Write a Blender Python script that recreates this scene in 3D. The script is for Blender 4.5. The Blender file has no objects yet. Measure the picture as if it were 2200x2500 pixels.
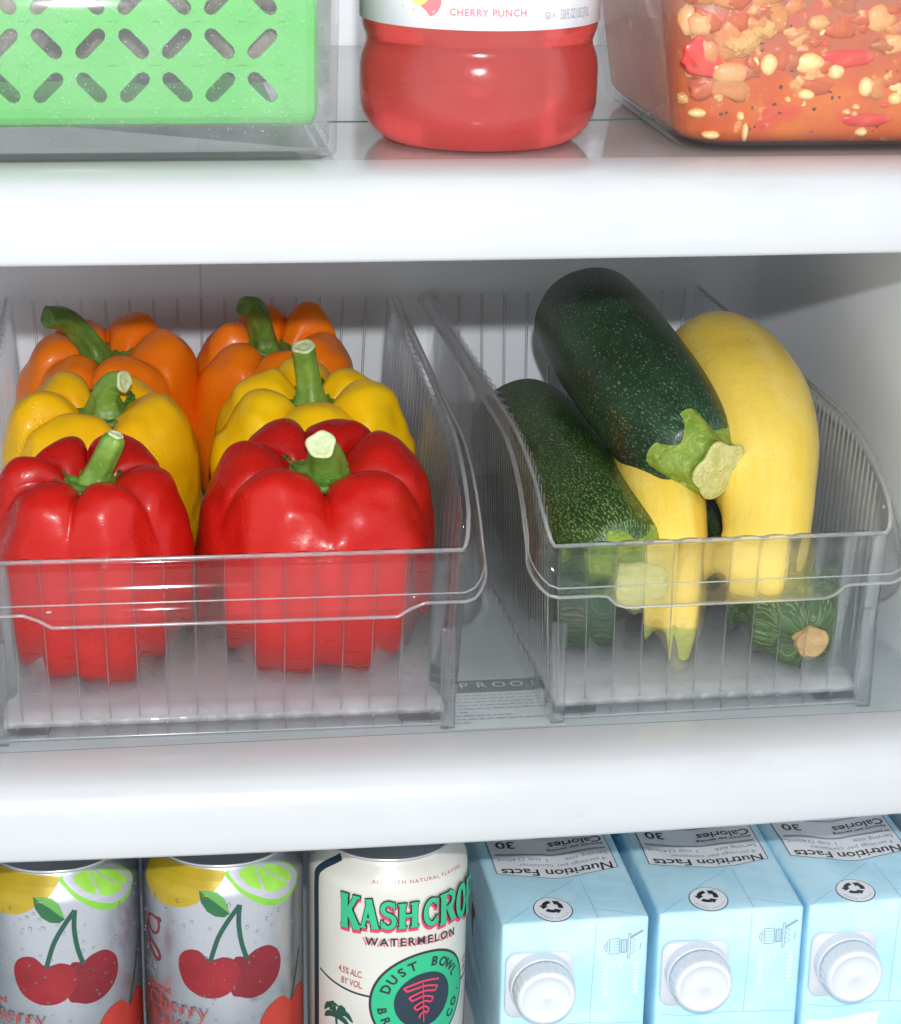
import bpy, bmesh, math, random
from mathutils import Vector, Matrix, noise
from mathutils.geometry import tessellate_polygon

# ------------------------------------------------------------------ camera, world, light, exposure
SC = bpy.context.scene
COL = SC.collection
rnd = random.Random(7)
CM = 0.01


def W(x, y, h):
    """cm in the fridge (x right, y into the fridge, h above the middle shelf) -> metres"""
    return Vector((x * CM, (y - 90.0) * CM, h * CM))


pi_, ya_, ro_ = math.radians(19.2), math.radians(8.94), math.radians(1.10)
fwd = Vector((math.sin(ya_) * math.cos(pi_), math.cos(ya_) * math.cos(pi_), -math.sin(pi_)))
rgt = Vector((math.cos(ya_), -math.sin(ya_), 0))
upv = rgt.cross(fwd)
cr_, cu_ = rgt * math.cos(ro_) + upv * math.sin(ro_), upv * math.cos(ro_) - rgt * math.sin(ro_)
cam_d = bpy.data.cameras.new('camera')
cam = bpy.data.objects.new('camera', cam_d)
COL.objects.link(cam)
M = Matrix((cr_, cu_, -fwd)).transposed().to_4x4()
M.translation = W(0, 0, 36.5)
cam.matrix_world = M
cam_d.sensor_fit = 'HORIZONTAL'
cam_d.sensor_width = 36.0
cam_d.lens = 36.0 * 5454.0 / 2200.0
cam_d.clip_start, cam_d.clip_end = 0.02, 20.0
SC.camera = cam

world = bpy.data.worlds.new('World')
SC.world = world
world.use_nodes = True
bg = world.node_tree.nodes['Background']
bg.inputs['Color'].default_value = (0.92, 0.965, 1.0, 1)
bg.inputs['Strength'].default_value = 1.38

ld = bpy.data.lights.new('camera_flash', 'AREA')
ld.shape = 'DISK'
ld.size = 0.016
ld.energy = 8.1
ld.color = (0.975, 0.99, 1.0)
lo = bpy.data.objects.new('camera_flash', ld)
COL.objects.link(lo)
lo.location = W(0, -7, 46.8)
lo.rotation_euler = (W(12, 90, 5) - lo.location).to_track_quat('-Z', 'Y').to_euler()

SC.view_settings.view_transform = 'Standard'
SC.view_settings.look = 'None'
SC.view_settings.exposure = -0.15
SC.view_settings.gamma = 1.0
SC.render.engine = 'CYCLES'
cy = SC.cycles
cy.use_denoising = True
cy.max_bounces = 14
cy.diffuse_bounces = 7
cy.glossy_bounces = 4
cy.transmission_bounces = 12
cy.transparent_max_bounces = 24
cy.sample_clamp_indirect = 2.5
cy.blur_glossy = 0.6
cy.caustics_reflective = False

# ------------------------------------------------------------------ object helpers


def tag(o, label=None, cat=None, group=None, kind=None):
    for k, v in (('label', label), ('category', cat), ('group', group), ('kind', kind)):
        if v:
            o[k] = v
    return o


def thing(name, label, cat, loc, group=None, rot=(0, 0, 0)):
    o = bpy.data.objects.new(name, None)
    o.empty_display_size = 0.02
    COL.objects.link(o)
    o.location = W(*loc)
    o.rotation_euler = rot
    return tag(o, label, cat, group)


def link(name, me, m, parent=None, smooth=True, loc=None, kind=None):
    o = bpy.data.objects.new(name, me)
    COL.objects.link(o)
    if m:
        me.materials.clear()
        me.materials.append(m)
    if smooth:
        me.polygons.foreach_set('use_smooth', [True] * len(me.polygons))
    if parent:
        o.parent = parent
    if loc is not None:
        o.location = loc
    if kind:
        o['kind'] = kind
    return o


class MB:
    """collects polygons given in cm"""

    def __init__(s):
        s.v, s.f, s.uv, s.inner = [], [], None, []

    def add(s, vs, fs):
        n = len(s.v)
        s.v += [tuple(v) for v in vs]
        s.f += [tuple(i + n for i in f) for f in fs]
        return s

    def grid(s, rows, close_u=False, flip=False):
        nr, nc = len(rows), len(rows[0])
        fs = []
        for i in range(nr - 1):
            for j in range(nc if close_u else nc - 1):
                k = (j + 1) % nc
                q = (i * nc + j, i * nc + k, (i + 1) * nc + k, (i + 1) * nc + j)
                fs.append(q[::-1] if flip else q)
        return s.add([p for r in rows for p in r], fs)

    def slab(s, A, B):
        """closed sheet between point grids A and B"""
        nr, nc = len(A), len(A[0])
        n = nr * nc
        vs = [p for r in A for p in r] + [p for r in B for p in r]
        fs = []
        for i in range(nr - 1):
            for j in range(nc - 1):
                a, b, c, d = i * nc + j, i * nc + j + 1, (i + 1) * nc + j + 1, (i + 1) * nc + j
                s.inner.append(len(s.f) + len(fs) + 1)
                fs += [(a, b, c, d), (n + d, n + c, n + b, n + a)]
        for j in range(nc - 1):
            a, b = j, j + 1
            fs.append((b, a, n + a, n + b))
            a, b = (nr - 1) * nc + j, (nr - 1) * nc + j + 1
            fs.append((a, b, n + b, n + a))
        for i in range(nr - 1):
            a, b = i * nc, (i + 1) * nc
            fs.append((a, b, n + b, n + a))
            a, b = i * nc + nc - 1, (i + 1) * nc + nc - 1
            fs.append((b, a, n + a, n + b))
        return s.add(vs, fs)

    def box(s, x0, x1, y0, y1, z0, z1):
        vs = [(x, y, z) for z in (z0, z1) for y in (y0, y1) for x in (x0, x1)]
        return s.add(vs, [(0, 2, 3, 1), (4, 5, 7, 6), (0, 1, 5, 4), (2, 6, 7, 3), (0, 4, 6, 2), (1, 3, 7, 5)])

    def mesh(s, name, fix=True):
        me = bpy.data.meshes.new(name)
        me.from_pydata([(x * CM, y * CM, z * CM) for x, y, z in s.v], [], s.f)
        if s.uv:
            uvl = me.uv_layers.new(name='UVMap')
            for lp in me.loops:
                uvl.data[lp.index].uv = s.uv[lp.vertex_index]
        if fix:
            bm = bmesh.new()
            bm.from_mesh(me)
            bmesh.ops.recalc_face_normals(bm, faces=bm.faces)
            bm.to_mesh(me)
            bm.free()
        me.validate()
        return me

    def obj(s, name, m, parent=None, smooth=True, loc=None, kind=None, fix=True, bevel=0, inner=None):
        o = link(name, s.mesh(name, fix), m, parent, smooth, loc, kind)
        if inner:
            o.data.materials.append(inner)
            for i in s.inner:
                o.data.polygons[i].material_index = 1
        if bevel:
            b = o.modifiers.new('bevel', 'BEVEL')
            b.width = bevel * CM
            b.segments = 3
            b.limit_method = 'ANGLE'
            b.angle_limit = math.radians(35)
        return o


def lathe(prof, n=64, cap=True):
    """closed body of revolution from (r, z) pairs"""
    mb = MB()
    rows = [[(max(r, 1e-4) * math.cos(2 * math.pi * j / n), max(r, 1e-4) * math.sin(2 * math.pi * j / n), z)
             for j in range(n)] for r, z in prof]
    mb.grid(rows, close_u=True)
    return mb


def crom(P, n, closed=False):
    """Catmull-Rom resampling of tuples, n per span"""
    out = []
    N = len(P)
    spans = N if closed else N - 1
    g = (lambda i: P[i % N]) if closed else (lambda i: P[max(0, min(N - 1, i))])
    for i in range(spans):
        p0, p1, p2, p3 = g(i - 1), g(i), g(i + 1), g(i + 2)
        for k in range(n):
            t = k / n
            out.append(tuple(0.5 * (2 * b + (c - a) * t + (2 * a - 5 * b + 4 * c - d) * t * t +
                                    (3 * b - a - 3 * c + d) * t ** 3) for a, b, c, d in zip(p0, p1, p2, p3)))
    if not closed:
        out.append(tuple(P[-1]))
    return out


def loft(spine, nphi=40, sub=6, lobes=None, cap=True, ref=None):
    """tube along (x,y,z,r) control points; returns MB with uv = (phi/2pi, arc length cm)"""
    S = crom(spine, sub)
    pts = [Vector(p[:3]) for p in S]
    mb = MB()
    mb.uv = []
    T = [(pts[min(i + 1, len(pts) - 1)] - pts[max(i - 1, 0)]).normalized() for i in range(len(pts))]
    N = T[0].orthogonal().normalized() if ref is None else (ref - ref.dot(T[0]) * T[0]).normalized()
    rows, s, L = [], 0.0, []
    for i, p in enumerate(pts):
        if i:
            s += (p - pts[i - 1]).length
            N = (N - N.dot(T[i]) * T[i]).normalized()
        L.append(s)
        B = T[i].cross(N)
        row = []
        for j in range(nphi + 1):
            a = 2 * math.pi * j / nphi
            r = max(S[i][3], 0.002)
            if lobes:
                r *= lobes(a, i / (len(pts) - 1))
            q = p + (N * math.cos(a) + B * math.sin(a)) * r
            row.append(tuple(q))
            mb.uv.append((j / nphi, s))
        rows.append(row)
    mb.grid(rows)
    mb.length = s
    mb.end = (pts[-1], T[-1], N, rows[-1])
    mb.start = (pts[0], T[0])
    return mb


# ------------------------------------------------------------------ materials
class NT:
    def __init__(s, name):
        s.m = bpy.data.materials.new(name)
        s.m.use_nodes = True
        s.t = s.m.node_tree
        s.b = s.t.nodes['Principled BSDF']
        s.out = s.t.nodes['Material Output']

    def n(s, typ, **k):
        nd = s.t.nodes.new(typ)
        for a, v in k.items():
            if a[0] == 'i' and a[1:].isdigit():
                nd.inputs[int(a[1:])].default_value = v
            else:
                setattr(nd, a, v)
        return nd

    def l(s, a, b):
        s.t.links.new(a, b)

    def co(s, which='Object', scale=(1, 1, 1)):
        tc = s.n('ShaderNodeTexCoord')
        mp = s.n('ShaderNodeMapping')
        mp.inputs['Scale'].default_value = scale
        s.l(tc.outputs[which], mp.inputs['Vector'])
        return mp.outputs['Vector']

    def noise(s, vec, scale, detail=3, rough=0.55):
        nd = s.n('ShaderNodeTexNoise')
        nd.inputs['Scale'].default_value = scale
        nd.inputs['Detail'].default_value = detail
        nd.inputs['Roughness'].default_value = rough
        s.l(vec, nd.inputs['Vector'])
        return nd.outputs['Fac']

    def voro(s, vec, scale, feature='F1', rnd_=1.0, dim='3D'):
        nd = s.n('ShaderNodeTexVoronoi', feature=feature)
        nd.voronoi_dimensions = dim
        nd.inputs['Scale'].default_value = scale
        nd.inputs['Randomness'].default_value = rnd_
        s.l(vec, nd.inputs['Vector'])
        return nd

    def ramp(s, fac, stops):
        nd = s.n('ShaderNodeValToRGB')
        el = nd.color_ramp.elements
        while len(el) < len(stops):
            el.new(0.5)
        for e, (p, c) in zip(el, stops):
            e.position = p
            e.color = c if len(c) == 4 else (*c, 1)
        s.l(fac, nd.inputs['Fac'])
        return nd.outputs['Color']

    def rng(s, v, a, b, c=0.0, d=1.0):
        nd = s.n('ShaderNodeMapRange')
        for i, x in zip((1, 2, 3, 4), (a, b, c, d)):
            nd.inputs[i].default_value = x
        s.l(v, nd.inputs[0])
        return nd.outputs[0]

    def math(s, op, a, b):
        nd = s.n('ShaderNodeMath', operation=op)
        for i, x in enumerate((a, b)):
            if isinstance(x, (int, float)):
                nd.inputs[i].default_value = x
            else:
                s.l(x, nd.inputs[i])
        return nd.outputs[0]

    def mix(s, fac, a, b, blend='MIX'):
        nd = s.n('ShaderNodeMix', data_type='RGBA', blend_type=blend)
        for idx, x in ((0, fac), (6, a), (7, b)):
            if isinstance(x, (int, float)):
                nd.inputs[idx].default_value = x
            elif isinstance(x, tuple):
                nd.inputs[idx].default_value = x if len(x) == 4 else (*x, 1)
            else:
                s.l(x, nd.inputs[idx])
        return nd.outputs[2]

    def bump(s, h, strength=0.2, dist=0.001, to=None):
        nd = s.n('ShaderNodeBump')
        nd.inputs['Strength'].default_value = strength
        nd.inputs['Distance'].default_value = dist
        s.l(h, nd.inputs['Height'])
        if to is None:
            s.l(nd.outputs[0], s.b.inputs['Normal'])
        return nd.outputs[0]

    def set(s, **k):
        for a, v in k.items():
            key = {'color': 'Base Color', 'rough': 'Roughness', 'metal': 'Metallic', 'spec': 'Specular IOR Level',
                   'coat': 'Coat Weight', 'coatr': 'Coat Roughness', 'trans': 'Transmission Weight', 'ior': 'IOR',
                   'sss': 'Subsurface Weight', 'sssr': 'Subsurface Radius', 'ssss': 'Subsurface Scale'}[a]
            i = s.b.inputs[key]
            if hasattr(v, 'is_output'):
                s.l(v, i)
            else:
                i.default_value = (*v, 1) if a == 'color' and len(v) == 3 else v
        return s


def plain(name, color, rough=0.5, metal=0.0, coat=0.0, var=0.04, bump=0.0, bscale=300):
    t = NT(name)
    v = t.co()
    nz = t.noise(v, 60)
    c = t.mix(t.rng(nz, 0.3, 0.7), tuple(x * (1 - var) for x in color), tuple(min(1, x * (1 + var)) for x in color))
    t.set(color=c, rough=rough, metal=metal, coat=coat)
    if bump:
        t.bump(t.noise(v, bscale), bump, 0.0005)
    return t.m


def clear_plastic(name, refr=0.45, tint=(0.985, 0.988, 0.99), haze=0.0, ior=1.45, gloss=0.07, bump=0.0, back=0.0):
    """clear moulded plastic: straight transmission, refraction, a Fresnel gloss and a thin milky film"""
    t = NT(name)
    t.t.nodes.remove(t.b)
    v = t.co()
    tr = t.n('ShaderNodeBsdfTransparent')
    tr.inputs[0].default_value = (*tint, 1)
    rf = t.n('ShaderNodeBsdfRefraction')
    rf.inputs['Color'].default_value = (*tint, 1)
    rf.inputs['Roughness'].default_value = 0.0
    rf.inputs['IOR'].default_value = ior
    gl = t.n('ShaderNodeBsdfGlossy')
    gl.inputs['Roughness'].default_value = gloss
    gl.inputs['Color'].default_value = (1, 1, 1, 1)
    if bump:
        nb = t.bump(t.noise(v, 90, 2), bump, 0.001, to=1)
        t.l(nb, rf.inputs['Normal'])
        t.l(nb, gl.inputs['Normal'])
    m1 = t.n('ShaderNodeMixShader')
    m1.inputs[0].default_value = refr
    t.l(tr.outputs[0], m1.inputs[1])
    t.l(rf.outputs[0], m1.inputs[2])
    fr = t.n('ShaderNodeFresnel')
    fr.inputs['IOR'].default_value = ior
    ge = t.n('ShaderNodeNewGeometry')
    front = t.math('SUBTRACT', 1.0, t.math('MULTIPLY', ge.outputs['Backfacing'], 1.0 - back))
    m0 = t.n('ShaderNodeMixShader')
    t.l(t.math('MULTIPLY', t.math('MINIMUM', fr.outputs[0], 0.6), front), m0.inputs[0])
    t.l(m1.outputs[0], m0.inputs[1])
    t.l(gl.outputs[0], m0.inputs[2])
    last = m0
    if haze:
        df = t.n('ShaderNodeBsdfDiffuse')
        df.inputs[0].default_value = (0.8, 0.8, 0.82, 1)
        m2 = t.n('ShaderNodeMixShader')
        t.l(t.rng(t.noise(v, 32, 3), 0.25, 0.75, haze * 0.6, haze * 1.4), m2.inputs[0])
        t.l(last.outputs[0], m2.inputs[1])
        t.l(df.outputs[0], m2.inputs[2])
        last = m2
    t.l(last.outputs[0], t.out.inputs['Surface'])
    return t.m


def pepper_mat(name, c1, c2, rough=0.24, sparkle=0.0):
    t = NT(name)
    v = t.co()
    n1 = t.noise(v, 22, 3)
    col = t.mix(t.rng(n1, 0.35, 0.7), c1, c2)
    col = t.mix(t.rng(t.noise(v, 9, 2), 0.45, 0.75, 0, 0.55), col, tuple(x * 0.72 for x in c1))
    scar = t.rng(t.noise(t.co(scale=(1, 1, 0.35)), 85, 5, 0.62), 0.705, 0.73, 0, 0.5)
    col = t.mix(scar, col, tuple(min(1, x * 0.8 + 0.09) for x in c2))
    vs = t.voro(v, 900)
    speck = t.rng(vs.outputs['Distance'], 0.0, 0.55)
    fine = t.noise(v, 1500, 2)
    big = t.noise(v, 110, 2)
    h = t.math('ADD', t.math('MULTIPLY', fine, 0.35), t.math('MULTIPLY', big, 1.6))
    if sparkle:
        mask = t.rng(t.noise(v, 45, 2), 0.52, 0.68)
        drop = t.rng(t.voro(v, 520).outputs['Distance'], 0.12, 0.42, 1.0, 0.0)
        h = t.math('ADD', h, t.math('MULTIPLY', t.math('MULTIPLY', drop, mask), sparkle * 2.5))
    t.set(color=col, rough=t.rng(t.noise(v, 260, 3), 0.3, 0.8, rough, rough + 0.16), coat=0.12, coatr=0.15, spec=0.24)
    t.b.inputs['Subsurface Weight'].default_value = 0.12
    t.b.inputs['Subsurface Radius'].default_value = (1.0, 0.3, 0.1)
    t.b.inputs['Subsurface Scale'].default_value = 0.004
    t.bump(h, 0.32, 0.0006)
    return t.m


def zucchini_mat(name, dark, mid, speck, dens=3.6, cut=(0.10, 0.20), brown=0.0):
    t = NT(name)
    uv = t.n('ShaderNodeTexCoord').outputs['UV']

    def mp(sx, sy):
        m = t.n('ShaderNodeMapping')
        m.inputs['Scale'].default_value = (sx, sy, 1)
        t.l(uv, m.inputs['Vector'])
        return m.outputs['Vector']
    base = t.mix(t.rng(t.noise(mp(9, 0.35), 1.0, 4), 0.38, 0.66), dark, mid)
    base = t.mix(t.rng(t.noise(mp(26, 0.15), 1.0, 2), 0.5, 0.75, 0, 0.5), base, mid)
    if brown:
        base = t.mix(t.rng(t.noise(mp(4, 0.25), 1.0, 2), 0.52, 0.7, 0, brown), base, (0.045, 0.03, 0.012))
    v1 = t.voro(mp(15, 1.0), dens, dim='2D')
    sz = t.rng(t.noise(mp(14, 0.9), 1.6, 2), 0.35, 0.7, cut[0], cut[1])
    dots = t.math('LESS_THAN', v1.outputs['Distance'], sz)
    v2 = t.voro(mp(15, 0.42), dens * 1.7, dim='2D')
    sp = t.n('ShaderNodeSeparateXYZ')
    t.l(uv, sp.inputs[0])
    near = t.rng(sp.outputs[1], 10.0, 18.0, 0.0, 0.22)
    v3 = t.voro(mp(24, 0.34), dens * 1.1, dim='2D')
    streak = t.math('MULTIPLY', t.math('LESS_THAN', v3.outputs['Distance'], near), 0.6)
    dots2 = t.math('LESS_THAN', v2.outputs['Distance'], t.rng(t.noise(mp(14, 0.5), 2.2, 2), 0.42, 0.75, 0.05, 0.27))
    d = t.math('MAXIMUM', t.math('MULTIPLY', dots, t.rng(v1.outputs['Color'], 0, 1, 0.15, 1.0)), t.math('MAXIMUM', t.math('MULTIPLY', dots2, 0.75), streak))
    col = t.mix(d, base, speck)
    fine = t.noise(mp(40, 2.6), 4.0, 3)
    t.set(color=col, rough=0.36, coat=0.1)
    t.bump(t.math('ADD', t.math('MULTIPLY', d, 0.5), fine), 0.35, 0.0005)
    return t.m


def squash_mat():
    t = NT('yellow_squash_skin')
    uv = t.n('ShaderNodeTexCoord').outputs['UV']

    def mp(sx, sy):
        m = t.n('ShaderNodeMapping')
        m.inputs['Scale'].default_value = (sx, sy, 1)
        t.l(uv, m.inputs['Vector'])
        return m.outputs['Vector']
    c = t.mix(t.rng(t.noise(mp(14, 0.12), 1.0, 3), 0.35, 0.7), (0.77, 0.53, 0.06), (0.82, 0.61, 0.125))
    c = t.mix(t.rng(t.noise(mp(6, 0.5), 1.0, 4), 0.55, 0.8, 0, 0.5), c, (0.84, 0.70, 0.27))
    sc = t.rng(t.noise(mp(34, 0.7), 1.2, 5), 0.655, 0.72, 0, 0.6)
    c = t.mix(sc, c, (0.55, 0.36, 0.05))
    t.set(color=c, rough=0.34, coat=0.2)
    t.b.inputs['Subsurface Weight'].default_value = 0.1
    t.b.inputs['Subsurface Radius'].default_value = (1.0, 0.6, 0.15)
    t.b.inputs['Subsurface Scale'].default_value = 0.004
    t.bump(t.math('ADD', t.noise(mp(30, 2), 3.0, 3), t.math('MULTIPLY', t.noise(mp(11, .6), 1.0, 2), 4.0)), 0.3, 0.0008)
    return t.m


def lumpy_mat(name, c1, c2, c3, scale=120, rough=0.5, bump=0.5):
    t = NT(name)
    v = t.co()
    c = t.mix(t.rng(t.noise(v, scale, 4), 0.35, 0.65), c1, c2)
    c = t.mix(t.rng(t.noise(v, scale * 2.6, 3), 0.55, 0.72, 0, 0.8), c, c3)
    t.set(color=c, rough=rough, coat=0.08 if name.startswith('stewed') else 0.0, coatr=0.1)
    t.bump(t.noise(v, scale * 3, 4), bump, 0.001)
    return t.m


def stew_mat():
    t = NT('tomato_stew_sauce')
    v = t.co()
    c = t.mix(t.rng(t.noise(v, 40, 3), 0.35, 0.65), (0.52, 0.070, 0.004), (0.62, 0.14, 0.010))
    up = t.n('ShaderNodeSeparateXYZ')
    t.l(v, up.inputs[0])
    c = t.mix(t.math('MULTIPLY', t.rng(up.outputs[2], 0.022, 0.05), 0.8), c, (0.34, 0.115, 0.06))
    c = t.mix(t.rng(t.noise(v, 55, 4), 0.58, 0.70, 0, 0.8), c, (0.62, 0.05, 0.03))
    c = t.mix(t.rng(t.noise(v, 160, 4), 0.62, 0.72, 0, 0.7), c, (0.80, 0.42, 0.16))
    c = t.mix(t.rng(t.voro(v, 130).outputs['Distance'], 0.06, 0.10, 0.7, 0), c, (0.12, 0.05, 0.02))
    t.set(color=c, rough=0.4, coat=0.0)
    t.bump(t.noise(v, 220, 3), 0.4, 0.001)
    return t.m


def carton_mat():
    t = NT('light_blue_carton')
    v = t.co()
    n1 = t.noise(v, 38, 4)
    c = t.mix(t.rng(n1, 0.40, 0.66), (0.47, 0.76, 0.90), (0.60, 0.85, 0.945))
    c = t.mix(t.rng(t.noise(v, 16, 2), 0.5, 0.72, 0, 0.6), c, (0.42, 0.72, 0.88))
    t.set(color=c, rough=0.32)
    t.bump(t.math('ADD', t.noise(v, 45, 3), t.math('MULTIPLY', t.noise(t.co(scale=(1, 0.5, 1)), 20, 2), 2.0)), 0.55, 0.0015)
    return t.m


def can_mat(name, col, metal, rough=0.3):
    t = NT(name)
    v = t.co()
    c = t.mix(t.rng(t.noise(v, 30, 3), 0.3, 0.7), tuple(x * .93 for x in col), col)
    t.set(color=c, metal=metal, rough=t.rng(t.noise(v, 120, 3), 0.3, 0.7, rough - 0.05, rough + 0.08))
    t.bump(t.noise(v, 700, 2), 0.06, 0.0003)
    return t.m


def wall_mat():
    t = NT('fridge_liner_plastic')
    v = t.co()
    c = t.mix(t.rng(t.noise(v, 9, 4), 0.3, 0.7), (0.81, 0.84, 0.88), (0.86, 0.885, 0.92))
    c = t.mix(t.rng(t.noise(v, 140, 3), 0.72, 0.78, 0, 0.4), c, (0.5, 0.5, 0.5))
    t.set(color=c, rough=0.42)
    t.bump(t.noise(v, 900, 2), 0.12, 0.0003)
    return t.m


def white_trim_mat():
    t = NT('white_shelf_trim')
    v = t.co()
    c = t.mix(t.rng(t.noise(v, 14, 3), 0.3, 0.7), (0.455, 0.46, 0.47), (0.49, 0.495, 0.505))
    c = t.mix(t.rng(t.noise(t.co(scale=(1, 3, 3)), 24, 4, 0.65), 0.58, 0.72, 0, 0.16), c, (0.33, 0.33, 0.33))
    c = t.mix(t.rng(t.voro(v, 42).outputs['Distance'], 0.02, 0.035, 0.5, 0), c, (0.55, 0.54, 0.52))
    t.set(color=c, rough=0.27, coat=0.1)
    t.bump(t.noise(v, 120, 2), 0.015, 0.0005)
    return t.m


def glass_mat(name, color):
    t = NT(name)
    v = t.co()
    c = t.mix(t.rng(t.noise(v, 26, 4), 0.3, 0.7), tuple(x * .9 for x in color), color)
    sc = t.rng(t.noise(t.co(scale=(300, 25, 1)), 1.0, 4), 0.66, 0.74, 0, 0.25)
    c = t.mix(sc, c, (0.6, 0.6, 0.6))
    t.set(color=c, rough=t.rng(t.noise(v, 90, 3), 0.4, 0.75, 0.03, 0.14), ior=1.5)
    return t.m


M_CLEAR = clear_plastic('clear_bin_plastic', 0.0, (0.99, 0.992, 0.995), ior=1.3)
M_FLUTE = clear_plastic('fluted_bin_side', 0.12, (0.99, 0.992, 0.995), ior=1.2, back=0.15)
M_FRONT = clear_plastic('fluted_bin_front', 0.80, ior=1.24, back=0.1)
M_LIP = clear_plastic('bin_lip_plastic', 0.22, ior=1.36, back=0.15, gloss=0.05)
M_RIB = clear_plastic('bin_rib_plastic', 0.65, back=0.25, gloss=0.10, haze=0.025)
M_GLINT = clear_plastic('bin_glint_plastic', 0.55, back=0.35, gloss=0.13, haze=0.13)  # milky white haze paints the glints along the bin edges
M_POST = clear_plastic('bin_post_plastic', 0.25, back=0.3, gloss=0.09)
M_FLOOR = clear_plastic('frosted_bin_floor', 0.15, haze=0.32)
M_BOX = clear_plastic('clear_food_box', 0.06, haze=0.06, ior=1.33)
M_TUB = clear_plastic('steamed_food_tub', 0.04, haze=0.022, ior=1.28)
M_WALL = wall_mat()
M_TRIM = white_trim_mat()
M_GLASS = glass_mat('shelf_glass', (0.42, 0.465, 0.48))
M_GLASS2 = glass_mat('upper_shelf_glass', (0.34, 0.34, 0.33))
M_TEAL = plain('green_glass_edge', (0.03, 0.16, 0.16), 0.15)
M_RED = pepper_mat('red_pepper_skin', (0.42, 0.006, 0.004), (0.50, 0.012, 0.006), 0.25, 0.5)
M_YEL = pepper_mat('yellow_pepper_skin', (0.91, 0.50, 0.003), (0.94, 0.60, 0.006), 0.27, 0.35)
M_YEL2 = pepper_mat('golden_pepper_skin', (0.88, 0.42, 0.003), (0.93, 0.56, 0.006), 0.27, 0.9)
M_ORA = pepper_mat('orange_pepper_skin', (0.84, 0.16, 0.003), (0.88, 0.21, 0.005), 0.27, 0.25)
M_STEM = lumpy_mat('pepper_stem_green', (0.13, 0.25, 0.03), (0.20, 0.34, 0.05), (0.26, 0.40, 0.09), 160, 0.42, 0.25)
M_STEM_SHADE = lumpy_mat('pepper_stem_shaded_green', (0.08, 0.15, 0.02), (0.14, 0.25, 0.035), (0.18, 0.28, 0.06), 160, 0.42, 0.25)  # stem green darkened to paint the shelf's shadow on the orange peppers' stems
M_CALYX = lumpy_mat('pepper_calyx_green', (0.045, 0.13, 0.015), (0.12, 0.26, 0.04), (0.22, 0.38, 0.08), 260, 0.4, 0.6)
M_CUT = lumpy_mat('cut_stem_pale', (0.52, 0.62, 0.28), (0.66, 0.74, 0.46), (0.75, 0.78, 0.6), 400, 0.6, 0.5)
M_Z1 = zucchini_mat('green_zucchini_skin', (0.016, 0.044, 0.008), (0.032, 0.080, 0.016), (0.24, 0.33, 0.12), 4.4, (0.10, 0.24))
M_Z2 = zucchini_mat('dark_zucchini_skin', (0.011, 0.034, 0.016), (0.020, 0.060, 0.026), (0.15, 0.22, 0.12), 3.4, (0.03, 0.14), 0.8)
M_ZSTEM = lumpy_mat('zucchini_stem_green', (0.14, 0.24, 0.02), (0.26, 0.34, 0.05), (0.44, 0.46, 0.14), 150, 0.4, 0.7)
M_ZCUT = lumpy_mat('zucchini_cut_end', (0.42, 0.43, 0.13), (0.58, 0.55, 0.24), (0.55, 0.33, 0.09), 220, 0.65, 1.0)
M_ZTAN = lumpy_mat('dry_zucchini_cut_end', (0.45, 0.26, 0.10), (0.58, 0.38, 0.18), (0.40, 0.32, 0.10), 260, 0.7, 0.8)
M_SQ = squash_mat()
M_SQTIP = lumpy_mat('squash_tip_green', (0.40, 0.42, 0.10), (0.55, 0.55, 0.18), (0.66, 0.6, 0.25), 150, 0.45, 0.3)
M_SILVER = can_mat('silver_can_metal', (0.50, 0.51, 0.54), 0.92, 0.32)
M_CREAM = can_mat('cream_can_paint', (0.64, 0.62, 0.56), 0.1, 0.30)
M_LID = can_mat('bare_can_lid', (0.55, 0.55, 0.57), 0.9, 0.30)
M_CARTON = carton_mat()
M_CAPW = plain('white_cap_plastic', (0.64, 0.655, 0.70), 0.35, var=0.01)
M_GREEN = plain('green_basket_plastic', (0.060, 0.41, 0.045), 0.35, var=0.06, coat=0.2)
M_PROD = lumpy_mat('beige_produce', (0.22, 0.18, 0.12), (0.34, 0.29, 0.21), (0.13, 0.11, 0.07), 70, 0.6, 0.6)


def ink(name, c, rough=0.4, metal=0.0, var=0.06):
    return plain(name, c, rough, metal, 0.0, var)


I_BLACK = ink('black_ink', (0.02, 0.022, 0.03))
I_NAVY = ink('navy_ink', (0.012, 0.03, 0.045))
I_WHITE = ink('white_ink', (0.82, 0.82, 0.84))
I_GREYTXT = ink('grey_ink', (0.30, 0.32, 0.36))
I_LGREY = ink('pale_grey_ink', (0.52, 0.54, 0.58))
I_RED = ink('cherry_red_ink', (0.27, 0.012, 0.018), 0.35, 0.2, 0.2)
I_RED2 = ink('cherry_dark_red_ink', (0.20, 0.010, 0.018), 0.35, 0.2, 0.2)
I_ORED = ink('cherry_orange_ink', (0.50, 0.04, 0.025), 0.35, 0.2, 0.15)
I_TXTRED = ink('brick_red_ink', (0.40, 0.05, 0.045))
I_MAROON = ink('maroon_ink', (0.20, 0.012, 0.02))
I_PINK = ink('pink_red_ink', (0.62, 0.04, 0.10))
I_STEM = ink('stem_green_ink', (0.008, 0.07, 0.045))
I_LEAF = ink('leaf_green_ink', (0.10, 0.33, 0.06), var=0.2)
I_LEAFD = ink('leaf_dark_ink', (0.012, 0.11, 0.035), var=0.2)
I_LEMON = ink('lemon_ink', (0.44, 0.31, 0.015), 0.35, 0.15, 0.1)
I_LIME = ink('lime_ink', (0.20, 0.50, 0.04), 0.35, 0.1)
I_LIMEP = ink('lime_pulp_ink', (0.26, 0.54, 0.06), 0.35, 0.1, 0.2)
I_RIND = ink('lime_pith_ink', (0.48, 0.48, 0.55), 0.35, 0.4)
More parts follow.
